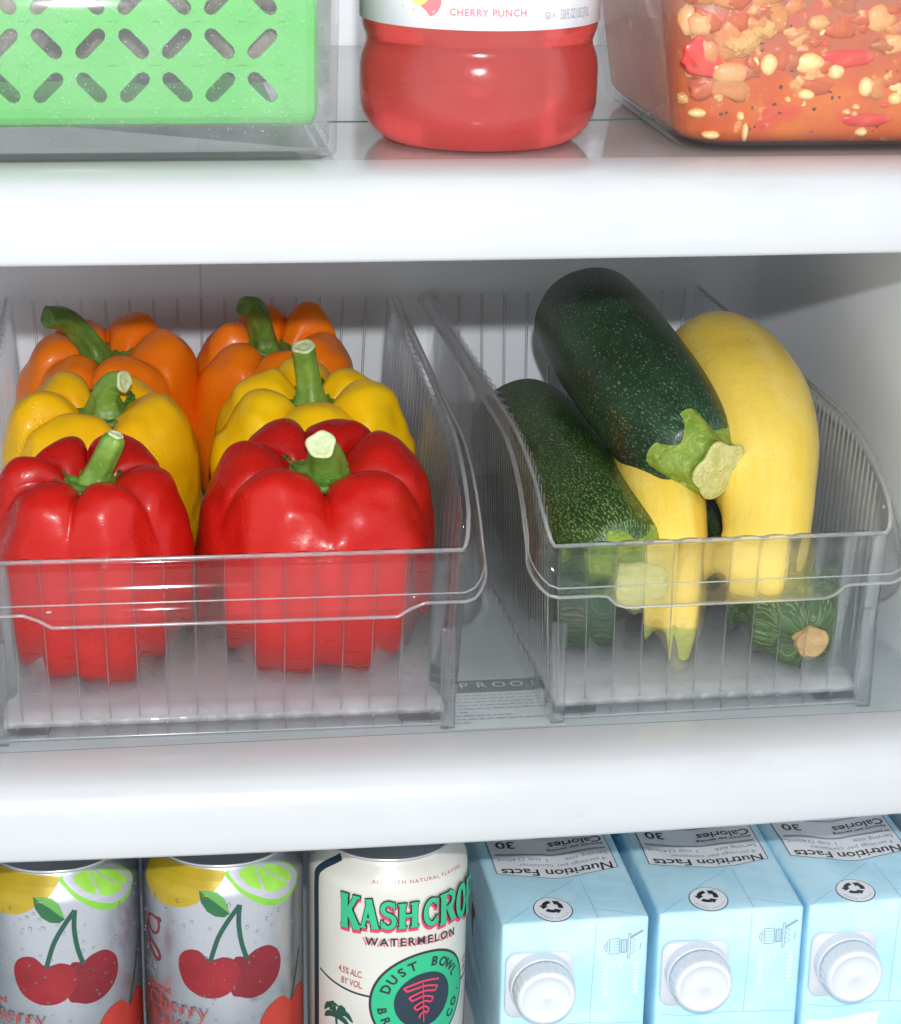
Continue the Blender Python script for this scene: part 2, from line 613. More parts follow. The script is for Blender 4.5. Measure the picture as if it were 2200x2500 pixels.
I_TEAL = ink('teal_green_ink', (0.02, 0.42, 0.20))
I_PUNCH = ink('punch_red_ink', (0.60, 0.18, 0.20))
I_PUNCHL = ink('pale_pink_ink', (0.75, 0.45, 0.45))
I_ORANGE = ink('orange_slice_ink', (0.85, 0.62, 0.18))
I_BROWN = ink('almond_brown_ink', (0.20, 0.09, 0.04), var=0.3)

# ------------------------------------------------------------------ flat print that follows a surface


def circle(cx, cy_, rx, ry=None, n=40, a0=0):
    ry = ry or rx
    return [(cx + rx * math.cos(a0 + 2 * math.pi * i / n), cy_ + ry * math.sin(a0 + 2 * math.pi * i / n)) for i in range(n)]


def print_mesh(name, polys, mp, m, parent, off=0.01, sub=0.3, tris=None):
    """polys: list of outlines (or (outline, hole, ...)) in cm on the printed surface; mp(u, v, off) -> cm point"""
    bm = bmesh.new()
    for k, po in enumerate(polys):
        loops = po if isinstance(po[0][0], (tuple, list)) else [po]
        vl = [[Vector((u, v, 0)) for u, v in lp] for lp in loops]
        vs = [bm.verts.new((p.x, p.y, k * 0.0006)) for lp in vl for p in lp]
        for t in tessellate_polygon(vl):
            try:
                f = bm.faces.new([vs[i] for i in t])
            except ValueError:
                pass
    if tris:
        vv, ff = tris
        vs = [bm.verts.new((u, v, 0)) for u, v in vv]
        for f in ff:
            try:
                bm.faces.new([vs[i] for i in f])
            except ValueError:
                pass
    for _ in range(5):
        es = [e for e in bm.edges if e.calc_length() > sub]
        if not es:
            break
        bmesh.ops.subdivide_edges(bm, edges=es, cuts=1)
        bmesh.ops.triangulate(bm, faces=[f for f in bm.faces if len(f.verts) > 3])
    for f in bm.faces:
        f.normal_update()
        if f.normal.z < 0:
            f.normal_flip()
    for v in bm.verts:
        p = mp(v.co.x, v.co.y, off + v.co.z)
        v.co = Vector(p) * CM
    me = bpy.data.meshes.new(name)
    bm.to_mesh(me)
    bm.free()
    return link(name, me, m, parent, smooth=True)


def stroke(pts, w, n=1):
    """ribbon outline of a polyline; w constant or list"""
    L = len(pts)
    ws = w if isinstance(w, (list, tuple)) else [w] * L
    le, ri = [], []
    for i, p in enumerate(pts):
        a, b = pts[max(0, i - 1)], pts[min(L - 1, i + 1)]
        dx, dy = b[0] - a[0], b[1] - a[1]
        d = math.hypot(dx, dy) or 1
        nx, ny = -dy / d * ws[i] / 2, dx / d * ws[i] / 2
        le.append((p[0] + nx, p[1] + ny))
        ri.append((p[0] - nx, p[1] - ny))
    return le + ri[::-1]


def text_tris(s, size, bold=0.0, spacing=1.0, align='LEFT', sx=1.0):
    cu = bpy.data.curves.new('lettering', 'FONT')
    cu.body = s
    cu.size = size
    cu.offset = bold
    cu.space_character = spacing
    cu.align_x = align
    cu.resolution_u = 3
    o = bpy.data.objects.new('lettering', cu)
    me = bpy.data.meshes.new_from_object(o)
    vv = [(v.co.x * sx, v.co.y) for v in me.vertices]
    ff = [tuple(p.vertices) for p in me.polygons]
    bpy.data.objects.remove(o)
    bpy.data.curves.remove(cu)
    bpy.data.meshes.remove(me)
    return vv, ff


def text_print(name, s, size, place, mp, m, parent, bold=0.0, spacing=1.0, align='LEFT', sx=1.0, off=0.012, sub=0.35):
    vv, ff = text_tris(s, size, bold, spacing, align, sx)
    vv = [place(u, v) for u, v in vv]
    return print_mesh(name, [], mp, m, parent, off, sub, (vv, ff))


def at(u0, v0, rot=0.0, flipped=False):
    c, s_ = math.cos(rot), math.sin(rot)
    return lambda u, v: (u0 + c * u - s_ * v, v0 + s_ * u + c * v)


# ------------------------------------------------------------------ the fridge: walls, floor, shelves
def structure(name, mb, m, bevel=0):
    o = mb.obj(name, m, None, smooth=False, bevel=bevel)
    o['kind'] = 'structure'
    o.location = W(0, 90, 0) * 0 + Vector((0, -0.9, 0))
    return o


# back wall with a rounded corner into the side wall, moulded seam included
def wall_rows(x_side, h0, h1):
    path = [(-24, 108.6), (4.30, 108.6), (4.36, 108.72), (4.42, 108.6), (x_side - 1.6, 108.6)]
    for k in range(1, 9):
        a = k / 8 * math.pi / 2
        path.append((x_side - 1.6 + 1.6 * math.sin(a), 108.6 - 1.6 * (1 - math.cos(a))))
    return [[(x, y, h) for x, y in path] for h in (h0, h1)]


def liner(name, x_side, h0, h1, part):
    mb = MB()
    rows = wall_rows(x_side, h0, h1)
    k = 9
    if part == 'back':
        mb.grid([r[:k + 1] for r in rows])
    else:
        mb.grid([r[k:] + [(x_side, 76.0, r[0][2]), (x_side + .4, 73.5, r[0][2])] for r in rows])
    return structure(name, mb, M_WALL)


for nm, xs, a, b in (('mid', 32.5, -0.6, 21.8), ('low', 34.9, -18.3, -0.62), ('top', 33.4, 21.82, 44)):
    w_ = liner('back_wall', xs, a, b, 'back')
    w_ = liner('side_wall', xs, a, b, 'side')
structure('side_wall', MB().box(-24.6, -24.05, 73.5, 108.6, -18.3, 44), M_WALL)
fl = MB().box(-24, 34.9, 70, 108.6, -19.0, -18.3)
structure('fridge_floor', fl, M_GLASS)


def shelf(h0, label, x1, glass, seam=None, bulge=0.5, drop=0.14):
    t = thing('fridge_shelf', label, 'shelf', (0, 75, h0))
    prof = [(3.0, -3.0), (1.2, -3.0), (0.28, -2.98), (0.10, -2.92), (0.0, -2.78), (0.0, -2.2), (0.02, -1.6), (0.10, -1.15), (0.26, -0.78),
            (0.55, -0.42), (0.95, -0.18), (1.5, -0.03), (2.1, 0.03), (2.75, 0.06), (2.85, 0.05), (2.9, -0.04)]
    prof = prof + [(3.0, -0.2)]
    mb = MB()
    n = 40
    X_ = [-24 + (x1 + 24) * i / n for i in range(n + 1)]
    bow = lambda x: max(0.0, 1 - ((x - 12) / 19) ** 2) * bulge
    rows = [[(x, y - (bow(x) if y < 2.7 else 0), z - (drop if z < -2 else 0)) for x in X_] for y, z in prof + [prof[0]]]
    mb.grid(rows)
    mb.obj('front_trim', M_TRIM, t)
    g = MB().box(-24, x1, 2.92, 33.4, -0.55, 0.0)
    go = g.obj('glass_pane', glass, t, smooth=False)
    if seam:
        MB().box(-24, x1, seam - 0.09, seam + 0.09, 0.002, 0.03).obj('glass_edge', M_TEAL, go, smooth=False)
    return t


upper = shelf(22.25, 'upper white shelf with glass pane carrying the food boxes and red drink bottle', 32.3, M_GLASS2, 11.3, 0.25, 0.0)
middle = shelf(0.0, 'middle white shelf with glass pane carrying the two clear vegetable bins', 32.3, M_GLASS)

# printed sticker on the middle glass between the bins
def on_glass(u, v, off):
    return (u, v - 75.0, off + 0.004)


I_STK = ink('grey_sticker_film', (0.20, 0.23, 0.24))
I_STK2 = ink('pale_sticker_film', (0.47, 0.52, 0.53))
stk = print_mesh('sticker', [[(12.4, 81.55), (17.0, 81.55), (17.0, 82.75), (12.4, 82.75)]], on_glass, I_STK, middle, 0.0, 3)
print_mesh('sticker_text_panel', [[(12.4, 78.1), (17.0, 78.1), (17.0, 81.5), (12.4, 81.5)]], on_glass, I_STK2, middle, 0.0, 3)
vv, ff = [], []
for i, ch in enumerate('SPILLPROOF'):
    v, f = text_tris(ch, .74, 0, align='CENTER')
    n0 = len(vv)
    vv += [(13.6 + .73 * (i - 5) + x, 82.0 + y) for x, y in v]
    ff += [tuple(q + n0 for q in p) for p in f]
print_mesh('sticker_lettering', [], on_glass, I_LGREY, stk, .006, 2, (vv, ff))
lines = []
for i in range(9):
    y = 81.2 - i * 0.33
    x = 12.6
    while x < 16.6:
        ww = rnd.uniform(0.12, 0.5)
        lines.append([(x, y), (min(x + ww, 16.7), y), (min(x + ww, 16.7), y + 0.07), (x, y + 0.07)])
        x += ww + 0.09
        if rnd.random() < 0.06:
            break
print_mesh('sticker_small_print', lines, on_glass, I_GREYTXT, middle, 0.006, 3)

# ------------------------------------------------------------------ clear bins


def clear_bin(label, loc, rotz, hb, ht, L=29.4, ph=0.0):
    t = thing('clear_bin', label, 'storage bin', loc, 'clear ribbed bins on the middle shelf', (0, 0, math.radians(rotz)))
    TH = 0.22
    P = 1.13

    def top(y):
        if y >= 7.6:
            return 10.2
        k = 1 - max(0.0, y) / 7.6
        return 7.35 + 2.85 * (1 - k * k) ** 0.62

    def half(h):
        return hb + (ht - hb) * h / 10.0

    def fl_(x, amp=0.19):
        return amp * abs(math.sin(math.pi * (x + ph) / P))
    # front wall (leans out a little towards its rim)
    NX = int(2 * ht / P * 10)
    hs = [0, 0.35, 0.6, 1.0, 2.0, 3.4, 5.0, 6.4, 7.1, 7.35]

    def fy(h):
        return 0.35 - 0.35 * h / 7.6
    A = [[(-half(h) + 2 * half(h) * i / NX, fy(h), h) for i in range(NX + 1)] for h in hs]
    B = [[(-half(h) + 2 * half(h) * i / NX, fy(h) + TH + fl_(-half(5) + 2 * half(5) * i / NX), h) for i in range(NX + 1)] for h in hs]
    MB().slab(A, B).obj('front_wall', M_CLEAR, t, inner=M_FRONT)
    # back wall
    A = [[(-half(h) + 2 * half(h) * i / NX, L, h) for i in range(NX + 1)] for h in (0, 2, 5, 8, 10.2)]
    B = [[(-half(h) + 2 * half(h) * i / NX, L - TH - fl_(2 * half(5) * i / NX), h) for i in range(NX + 1)] for h in (0, 2, 5, 8, 10.2)]
    MB().slab(A, B).obj('back_wall', M_CLEAR, t, inner=M_FLUTE)
    # side walls
    NY = int(L / P * 8)
    for s in (-1, 1):
        A, B = [], []
        for k in range(9):
            v = k / 8
            ra, rb = [], []
            for i in range(NY + 1):
                y = 0.65 + (L - 0.95 - 0.32) * i / NY
                h = v * top(y)
                ra.append((s * half(h), y, h))
                rb.append((s * (half(h) - TH - fl_(y, 0.17)), y, h))
            A.append(ra)
            B.append(rb)
        MB().slab(A, B).obj('side_wall', M_CLEAR, t, inner=M_FLUTE)
    # moulded ribs: half-round bars at every flute joint
    mb = MB()

    def bar(p, q, r, nrm, k=6):
        p, q, nrm = Vector(p), Vector(q), Vector(nrm)
        tv = (q - p).normalized().cross(nrm)
        rows = []
        for e_ in (p, q):
            rows.append([tuple(e_ + (nrm * math.sin(math.pi * i / k) + tv * math.cos(math.pi * i / k)) * r) for i in range(k + 1)])
        mb.grid(rows)
    nrib = int(half(5) / P)
    for i in range(-nrib, nrib + 2):
        x = i * P - ph
        if abs(x) > half(5) - .3:
            continue
        bar((x * half(.7) / half(5), fy(.7) + TH + .004, .7), (x * half(7.2) / half(5), fy(7.2) + TH + .004, 7.2), .03, (0, 1, 0))
        bar((x * half(.7) / half(5), L - TH - .004, .7), (x * half(10) / half(5), L - TH - .004, 10.1), .06, (0, -1, 0))
    for s in (-1, 1):
        y = 1.2
        while y < L - .5:
            bar((s * (half(.7) - TH - .004), y, .7), (s * (half(top(y)) - TH - .004), y, top(y) - .06), .055, (-s, 0, 0))
            y += P * .46
    for i in range(-nrib, nrib + 2):
        x = i * P - ph
        if abs(x) < hb - .4:
            bar((x, fy(0) - .004, .03), (x, fy(.6) - .004, .62), .035, (0, -1, 0), 5)
    mb.obj('rib', M_RIB, t, kind='stuff')
    mb2 = loft([(-hb + .3 + (2 * hb - .6) * i / 30, fy(.05) - .01, .06, .05) for i in range(31)], 8, 1)
    mb2.obj('base_bead', M_GLINT, t)  # whitened bead paints the bright line along the base
    # floor
    e = hb - 0.42
    nb = 30
    A = [[(-e + 2 * e * i / nb, 0.72 + (L - 1.3) * j / nb, 0.62) for i in range(nb + 1)] for j in range(nb + 1)]
    B = [[(-e + 2 * e * i / nb, 0.72 + (L - 1.3) * j / nb, 0.36) for i in range(nb + 1)] for j in range(nb + 1)]
    MB().slab(A, B).obj('floor_panel', M_FLOOR, t)
    # corner posts and feet
    for s in (-1, 1):
        MB().box(s * (hb - 0.05), s * (hb - 0.62), -0.10, 0.24, 0.0, 4.2).obj('corner_post', M_POST, t, bevel=0.06)
        MB().box(s * (hb - 0.35), s * (hb - 2.1), 0.75, 2.2, 0.02, 0.34).obj('foot', M_LIP, t, bevel=0.08)
    # lip: follows the rim round the front
    st = []
    ny = 60
    for s in (1, -1):
        side = []
        for i in range(ny + 1):
            y = L - (L - 0.9) * i / ny
            h = top(y)
            k = max(0.0, 1 - y / 9.0)
            side.append(((s * half(h), y, h + 0.03), (s, 0.0), 0.32 + 0.25 * k * k, 0.25 + 1.1 * k ** 4, 0.34 + 1.6 * k ** 4))
        cor = []
        for i in range(1, 12):
            a = i / 12 * math.pi / 2
            x = s * (half(7.6) - 0.9 * (1 - math.cos(a)) * 0.25)
            cor.append(((x, 0.9 - 0.9 * math.sin(a), 7.38 + (top(0.9) - 7.35) * (1 - i / 12)), (s * math.cos(a), -math.sin(a)), 0.57 + 0.4 * i / 12,
                        1.3 + 0.15 * i / 12, 1.75 + 0.1 * i / 12))
        if s == 1:
            st += side + cor
        else:
            tail = (side + cor)[::-1]
    nf = 70
    x1 = half(7.6) - 0.3
    fr = []
    for i in range(nf + 1):
        x = x1 - 2 * x1 * i / nf
        k = min(1.0, max(0.0, (ht - 2.15 - abs(x)) / 0.75))
        k = k * k * (3 - 2 * k)
        fr.append(((x, -0.02, 7.38), (0.0, -1.0), 0.98, 1.35, 1.70 + 0.52 * k))
    st = st + fr + tail
    A = [[], [], [], [], []]
    for (p, n, w, d1, d2) in st:
        A[0].append((p[0], p[1], p[2]))
        A[1].append((p[0] + n[0] * w * 0.35, p[1] + n[1] * w * 0.35, p[2] - 0.04))
        A[2].append((p[0] + n[0] * w * 0.8, p[1] + n[1] * w * 0.8, p[2] - d1 * 0.55))
        A[3].append((p[0] + n[0] * w, p[1] + n[1] * w, p[2] - d1))
        A[4].append((p[0] + n[0] * (w + 0.05), p[1] + n[1] * (w + 0.05), p[2] - d2))
    B = []
    for r in range(5):
        row = []
        for c in range(len(st)):
            p = Vector(A[r][c])
            du = Vector(A[r][min(c + 1, len(st) - 1)]) - Vector(A[r][max(c - 1, 0)])
            dv = Vector(A[min(r + 1, 4)][c]) - Vector(A[max(r - 1, 0)][c])
            nn = du.cross(dv)
            if nn.length < 1e-9:
                nn = Vector((0, 0, 1))
            nn.normalize()
            n2 = st[c][1]
            if nn.x * n2[0] + nn.y * n2[1] + nn.z * 0.5 < 0:
                nn = -nn
            row.append(tuple(p - nn * 0.13))
        B.append(row)
    lp = MB().slab(A, B).obj('lip', M_LIP, t)
    # rounded beads along rim, crease and lower lip edge, whitened to show as glints
    for r_, rad in ((0, .085), (3, .035), (4, .065)):
        pts = [(*p, rad) for p in A[r_][::2]]
        loft(pts, 8, 1).obj('edge_bead', M_GLINT, lp)
    return t


clear_bin('wide clear ribbed bin full of six bell peppers', (3.84, 78.35, 0.03), -0.95, 8.85, 9.38)
clear_bin('narrower clear ribbed bin holding zucchini and yellow squash', (22.95, 78.35, 0.03), 1.0, 6.6, 7.0, ph=0.66)

# ------------------------------------------------------------------ bell peppers


def smooth_lobes(a, grooves):
    """cushion 0..1 across the lobe that angle a (deg) lies in, and the lobe index"""
    g = sorted(grooves)
    for i in range(len(g)):
        b, c = g[i], g[(i + 1) % len(g)] + (360 if i == len(g) - 1 else 0)
        for aa in (a, a + 360):
            if b <= aa < c:
                x = (aa - (b + c) / 2) / ((c - b) / 2)
                return (1 - abs(x) ** 2.3) ** 0.6, i, x
    return 0, 0, 1


def pepper(label, loc, R, H, grooves, mat, stem, stem_mat, seed, depth=0.15, crease=1.0, lobe_h=None, tilt=(0, 0), sq=(1, 1), cal=1.0):
    t = thing('bell_pepper', label, 'bell pepper', loc, 'bell peppers standing in the wide bin', (math.radians(tilt[0]), math.radians(tilt[1]), 0))
    rr = random.Random(seed)
    ng = len(grooves)
    lobe_h = lobe_h or [rr.uniform(-0.03, 0.03) for _ in range(ng)]
    lobe_r = [rr.uniform(-0.03, 0.03) for _ in range(ng)]
    zc = 1 - depth
    d_ = depth
    prof = [(0.0, zc), (0.10, zc), (0.18, zc + 0.01), (0.24, zc + d_ * .34), (0.32, zc + d_ * .68), (0.43, zc + d_ * .93), (0.56, 1.0), (0.70, 0.975), (0.83, 0.91), (0.93, 0.81), (0.985, 0.70),
            (1.0, 0.58), (0.985, 0.45), (0.94, 0.31), (0.86, 0.18), (0.74, 0.075), (0.61, 0.015), (0.46, 0.0), (0.32, 0.03), (0.16, 0.075), (0.0, 0.09)]
    # weights: radial pinch, vertical drop at the grooves
    wr = [0, .02, .05, .08, .10, .11, .115, .11, .095, .075, .06, .05, .045, .05, .07, .11, .16, .2, .12, .04, 0]
    wz = [0, .01, .02, .045, .08, .10, .095, .075, .05, .03, .015, .005, 0, 0, -.01, -.03, -.06, -.06, -.03, -.01, 0]
    S = crom([(a, b, c, d) for (a, b), c, d in zip(prof, wr, wz)], 4)
    N = 220
    off = Vector((seed * 3.1, seed * 1.7, 0))
    rows = []
    for (p, z, ar, az) in S:
        row = []
        for j in range(N):
            a = 360 * j / N
            c, i, x = smooth_lobes(a, grooves)
            cs = 0.5 + 0.5 * math.cos(math.pi * x)
            kk = max(0.0, min(1.0, (p - 0.80) / 0.18)) if z > 0.1 else 0.6
            c = c * (1 - kk) + cs * kk
            # blend lobe-wise offsets across the groove
            e = c ** 0.5
            k = max(0.0, min(1.0, (z - 0.25) / 0.5))
            r = R * p * (1 - ar * crease * (1 - c)) * (1 + lobe_r[i] * e * min(1, p * 1.5))
            zz = H * (z - az * crease * (1 - c) + lobe_h[i] * e * k * min(1, p * 1.6))
            th = math.radians(a)
            P = Vector((r * math.cos(th) * sq[0], r * math.sin(th) * sq[1], zz))
            nz = noise.noise(P * 0.42 + off) * 0.11 + noise.noise(P * 1.1 + off) * 0.025
            row.append(tuple(P * (1 + nz * min(1.0, p * 1.4) * 0.55)))
        rows.append(row)
    mb = MB()
    mb.grid(rows, close_u=True)
    mb.obj('flesh', mat, t)
    z0 = zc * H
    # calyx: lobed, bumpy green disc lying in the hollow
    nc, nr = 60, 9
    lob = 6
    rows = []
    rc = 0.315 * R * cal
    for k in range(nr):
        q = k / (nr - 1)
        row = []
        for j in range(nc):
            a = 2 * math.pi * j / nc
            edge = 1 + 0.15 * math.cos(lob * a + seed) + 0.12 * noise.noise(Vector((math.cos(a) * 3, math.sin(a) * 3, seed)))
            r = rc * q * (1 + (edge - 1) * q)
            zz = z0 + 0.30 + 0.10 * q ** 3 + 0.26 * noise.noise(Vector((r * math.cos(a) * 3.2, r * math.sin(a) * 3.2, seed))) * q - 0.10 * (1 - q)
            zz += max(0, (r / R - 0.27)) * 1.6
            row.append((r * math.cos(a), r * math.sin(a), zz))
        rows.append(row)
    rows.append([(x * 1.01, y * 1.01, z - 0.30) for x, y, z in rows[-1]])
    rows.append([(x * .3, y * .3, z0 - 0.05) for x, y, z in rows[-1]])
    mb = MB()
    mb.grid(rows, close_u=True)
    mb.obj('calyx', M_CALYX, t)
    # stem
    sp = [(x, y, z0 + z, r) for x, y, z, r in stem]
    mb = loft(sp, 30, 7, lambda a, q: 1 + 0.10 * math.cos(5 * a + seed) * (1 - 0.5 * q) + 0.05 * math.cos(3 * a))
    so = mb.obj('stem', stem_mat, t)
    (p, tn, nn, ring) = mb.end
    cen = Vector((0, 0, 0))
    for q in ring[:-1]:
        cen += Vector(q)
    cen /= len(ring) - 1
    rows = []
    for k in (1.0, 1.03, 0.9, 0.72, 0.55, 0.3, 0.02):
        d = {1.0: -0.02, 1.03: 0.03, 0.9: 0.09, 0.72: 0.06, 0.55: 0.02, 0.3: 0.05, 0.02: 0.06}[k]
        rows.append([tuple(cen + (Vector(q) - cen) * k + tn * d) for q in ring[:-1]])
    MB().grid(rows, close_u=True).obj('cut_end', M_CUT if stem_mat is M_STEM else M_STEM_SHADE, so)
    return t


# angles: 270 is towards the viewer, 0 right, 90 back
pepper('large glossy red bell pepper, front right in the wide bin', (7.82, 84.75, 0.72), 4.93, 9.3, [48, 95, 140, 205, 272, 338],
       M_RED, [(0.35, 0.3, -.1, 1.15), (0.34, 0.2, 0.4, .82), (0.25, -0.1, 1.0, .68), (0.08, -0.5, 1.6, .58), (0.0, -0.75, 1.9, .57)], M_STEM, 3,
       0.13, 1.0, [-0.01, .0, .0, .0, .0, .0], (10, 0), (1, .96), 1.0)
pepper('red bell pepper with a slim leaning stem, front left in the wide bin', (-1.08, 84.1, 0.72), 3.90, 9.2, [20, 92, 150, 190, 255, 318],
       M_RED, [(0.2, 0.4, -.1, .85), (0.35, 0.4, 0.5, .55), (0.6, 0.3, 1.1, .50), (0.95, 0.2, 1.9, .46), (1.05, .2, 2.15, .30)], M_STEM, 11,
       0.125, 1.0, [.0, .02, .02, -.01, .0, -.03], (8, 0), (1.0, 1.05), .95)
pepper('yellow bell pepper with the tallest straight stem, middle row right', (8.47, 93.9, 0.72), 4.48, 9.25, [15, 70, 118, 172, 232, 305],
       M_YEL, [(-.1, 0.0, -.1, 1.1), (-.12, .0, 0.5, .70), (-.18, .1, 1.2, .54), (-.32, .1, 2.2, .50), (-.42, .0, 2.85, .50)], M_STEM, 5,
       0.125, 1.0, None, (7, 0), (1, 1), 1.1)
pepper('yellow bell pepper with a hooked stem, middle row left', (-0.43, 93.4, 0.72), 4.36, 9.15, [32, 98, 150, 205, 285],
       M_YEL2, [(.3, .2, -.1, 1.1), (.3, .2, 0.5, .74), (.4, .1, 1.1, .55), (.75, -.1, 1.7, .48), (1.15, -.4, 1.85, .46)], M_STEM, 8,
       0.12, 1.0, [.0, .01, .02, .0, -.02], (8, -2), (1, 1), 1.2)
pepper('orange bell pepper with a shaded curved stem, back row right', (7.5, 102.0, 0.72), 4.1, 9.5, [20, 72, 125, 180, 242, 312],
       M_ORA, [(-.5, -.1, -.1, 1.0), (-.55, -.0, .5, .66), (-.7, -.1, 1.3, .56), (-1.0, -.5, 2.3, .54), (-1.5, -.9, 2.65, .46)], M_STEM_SHADE, 14,
       0.13, 1.0, [.05, .04, .0, -.03, -.04, -.02], (5, 0), (1, 1), 1.0)
pepper('orange bell pepper with a long shaded stem bent to the left, back row left', (-0.2, 102.0, 0.72), 4.25, 9.15, [32, 92, 140, 195, 252, 318],
       M_ORA, [(-.6, -.1, -.1, .95), (-.75, -.0, .6, .66), (-1.2, -.1, 1.4, .56), (-1.9, -.5, 2.3, .54), (-2.7, -1.0, 2.6, .50)], M_STEM_SHADE, 17,
       0.125, 1.0, [.04, .02, .0, -.03, -.02, .02], (5, 0), (1, 1), 1.0)

# ------------------------------------------------------------------ zucchini and squash


def veg(name, label, cat, spine, mat, group, stem=None, stem_mat=None, cut_mat=None, lobe=0.03, seed=0, tipcap=None, ref=None, slobe=1.0):
    c = Vector([sum(p[i] for p in spine) / len(spine) for i in range(3)])
    zmin = min(p[2] - p[3] for p in spine)
    base = (c.x, c.y, zmin)
    t = thing(name, label, cat, base, group)
    loc = [(p[0] - base[0], p[1] - base[1], p[2] - base[2], p[3]) for p in spine]
    off = Vector((seed * 2.3, seed, 0))

    def lb(a, q):
        k = max(0.0, (q - 0.55) / 0.45)
        return 1 + lobe * math.cos(5 * a + seed) * (0.15 + k) + 0.03 * noise.noise(Vector((math.cos(a) * 1.2, math.sin(a) * 1.2, q * 3)) + off)
    mb = loft(loc, 72, 8, lb, ref=ref)
    mb.obj('flesh', mat, t)
    if stem:
        sl = [(p[0] - base[0], p[1] - base[1], p[2] - base[2], p[3]) for p in stem]

        def ls(a, q):
            e = (1 - q) ** 1.5
            f = max(0.0, (q - 0.55) / 0.45)
            return 1 + slobe * (0.13 * e + 0.13 + 0.10 * f) * (abs(math.cos(2.5 * a + seed)) ** 1.5 - 0.45) + 0.10 * noise.noise(Vector((math.cos(a) * 2, math.sin(a) * 2, q * 2.2)) + off)
        ms = loft(sl, 60, 8, ls)
        so = ms.obj('stem', stem_mat, t)
        (p, tn, nn, ring) = ms.end
        cen = Vector((0, 0, 0))
        for q in ring[:-1]:
            cen += Vector(q)
        cen /= len(ring) - 1
        rows = []
        for i, k in enumerate((0.99, 1.0, 0.95, 0.85, 0.7, 0.5, 0.3, 0.02)):
            row = []
            for q in ring[:-1]:
                v = (Vector(q) - cen) * k
                d = (-0.03, 0.05, 0.10, 0.10, 0.09, 0.09, 0.08, 0.08)[i] + (0.07 * noise.noise(v * 2.2 + off) if i > 1 else 0)
                row.append(tuple(cen + v + tn * d))
            rows.append(row)
        MB().grid(rows, close_u=True).obj('cut_face', cut_mat, so)
    if tipcap:
        ms = loft([(p[0] - base[0], p[1] - base[1], p[2] - base[2], p[3]) for p in tipcap], 32, 6)
        ms.obj('tip', M_SQTIP, t)
    return t


def endcap(p, q, r, k=(0.0, 0.35, 0.62, 0.83, 0.95)):
    """rounded blunt end at p, pointing away from q"""
    p, q = Vector(p), Vector(q)
    d = (p - q).normalized()
    out = []
    for f in k:
        a = math.pi / 2 * (1 - f)
        c = p + d * r * math.sin(a) * 0.85
        out.append((*c, max(0.01, r * math.cos(a))))
    return out


ZG = 'zucchini in the narrower bin'
# top, dark zucchini: from the back rim down to the front
b0, b1 = (21.55, 97.0, 11.25), (21.8, 93.0, 10.85)
veg('zucchini', 'dark green zucchini lying on top of the pile, its stump towards the front', 'zucchini',
    endcap(b0, b1, 2.5) + [(*b0, 2.58), (21.7, 94.5, 11.0, 2.68), (22.0, 91.5, 10.5, 2.70), (22.45, 88.8, 9.85, 2.64), (22.85, 87.0, 9.28, 2.52), (23.15, 85.8, 8.98, 2.28), (23.38, 84.95, 8.82, 1.98), (23.54, 84.4, 8.75, 1.66), (23.6, 84.2, 8.72, 1.2)],
    M_Z2, ZG, [(23.38, 84.95, 8.83, 1.80), (23.53, 84.42, 8.75, 1.64), (23.7, 84.0, 8.69, 1.34), (23.9, 83.6, 8.62, 1.14), (24.06, 83.25, 8.57, 1.2)], M_ZSTEM, M_ZCUT, 0.04, 2)
# left zucchini
b0, b1 = (18.85, 98.0, 5.7), (19.1, 93, 5.7)
veg('zucchini', 'speckled green zucchini leaning along the left side of the bin', 'zucchini',
    endcap(b0, b1, 2.5) + [(*b0, 2.58), (18.95, 95.5, 5.75, 2.66), (19.15, 92, 5.7, 2.64), (19.35, 88.5, 5.65, 2.5), (19.6, 85.5, 5.55, 2.28), (19.85, 83.2, 5.35, 2.02), (20.0, 82.2, 5.2, 1.65), (20.05, 81.9, 5.15, 1.1)],
    M_Z1, ZG, [(19.95, 82.55, 5.24, 1.58), (20.05, 82.05, 5.12, 1.42), (20.15, 81.5, 4.98, 1.12), (20.25, 80.8, 4.85, .96), (20.32, 80.2, 4.75, 1.02)], M_ZSTEM, M_ZCUT, 0.04, 5)
# low right zucchini, stump facing out
veg('zucchini', 'zucchini on the bin floor at front right, dry round stump facing out', 'zucchini',
    endcap((26.2, 99, 3.0), (26.6, 92, 3.0), 2.1) + [(26.2, 99, 3.0, 2.15), (26.5, 94, 3.0, 2.25), (26.9, 88, 2.95, 2.25), (27.1, 83.0, 2.9, 2.2), (27.15, 81.2, 2.75, 2.1), (27.18, 80.3, 2.6, 1.85), (27.2, 79.85, 2.5, 1.3), (27.2, 79.7, 2.45, .45)],
    M_Z1, ZG, [(27.18, 80.2, 2.55, .80), (27.2, 79.85, 2.5, .66), (27.22, 79.6, 2.44, .62), (27.23, 79.45, 2.42, .66)], M_ZTAN, M_ZTAN, 0.03, 9, slobe=0.25)
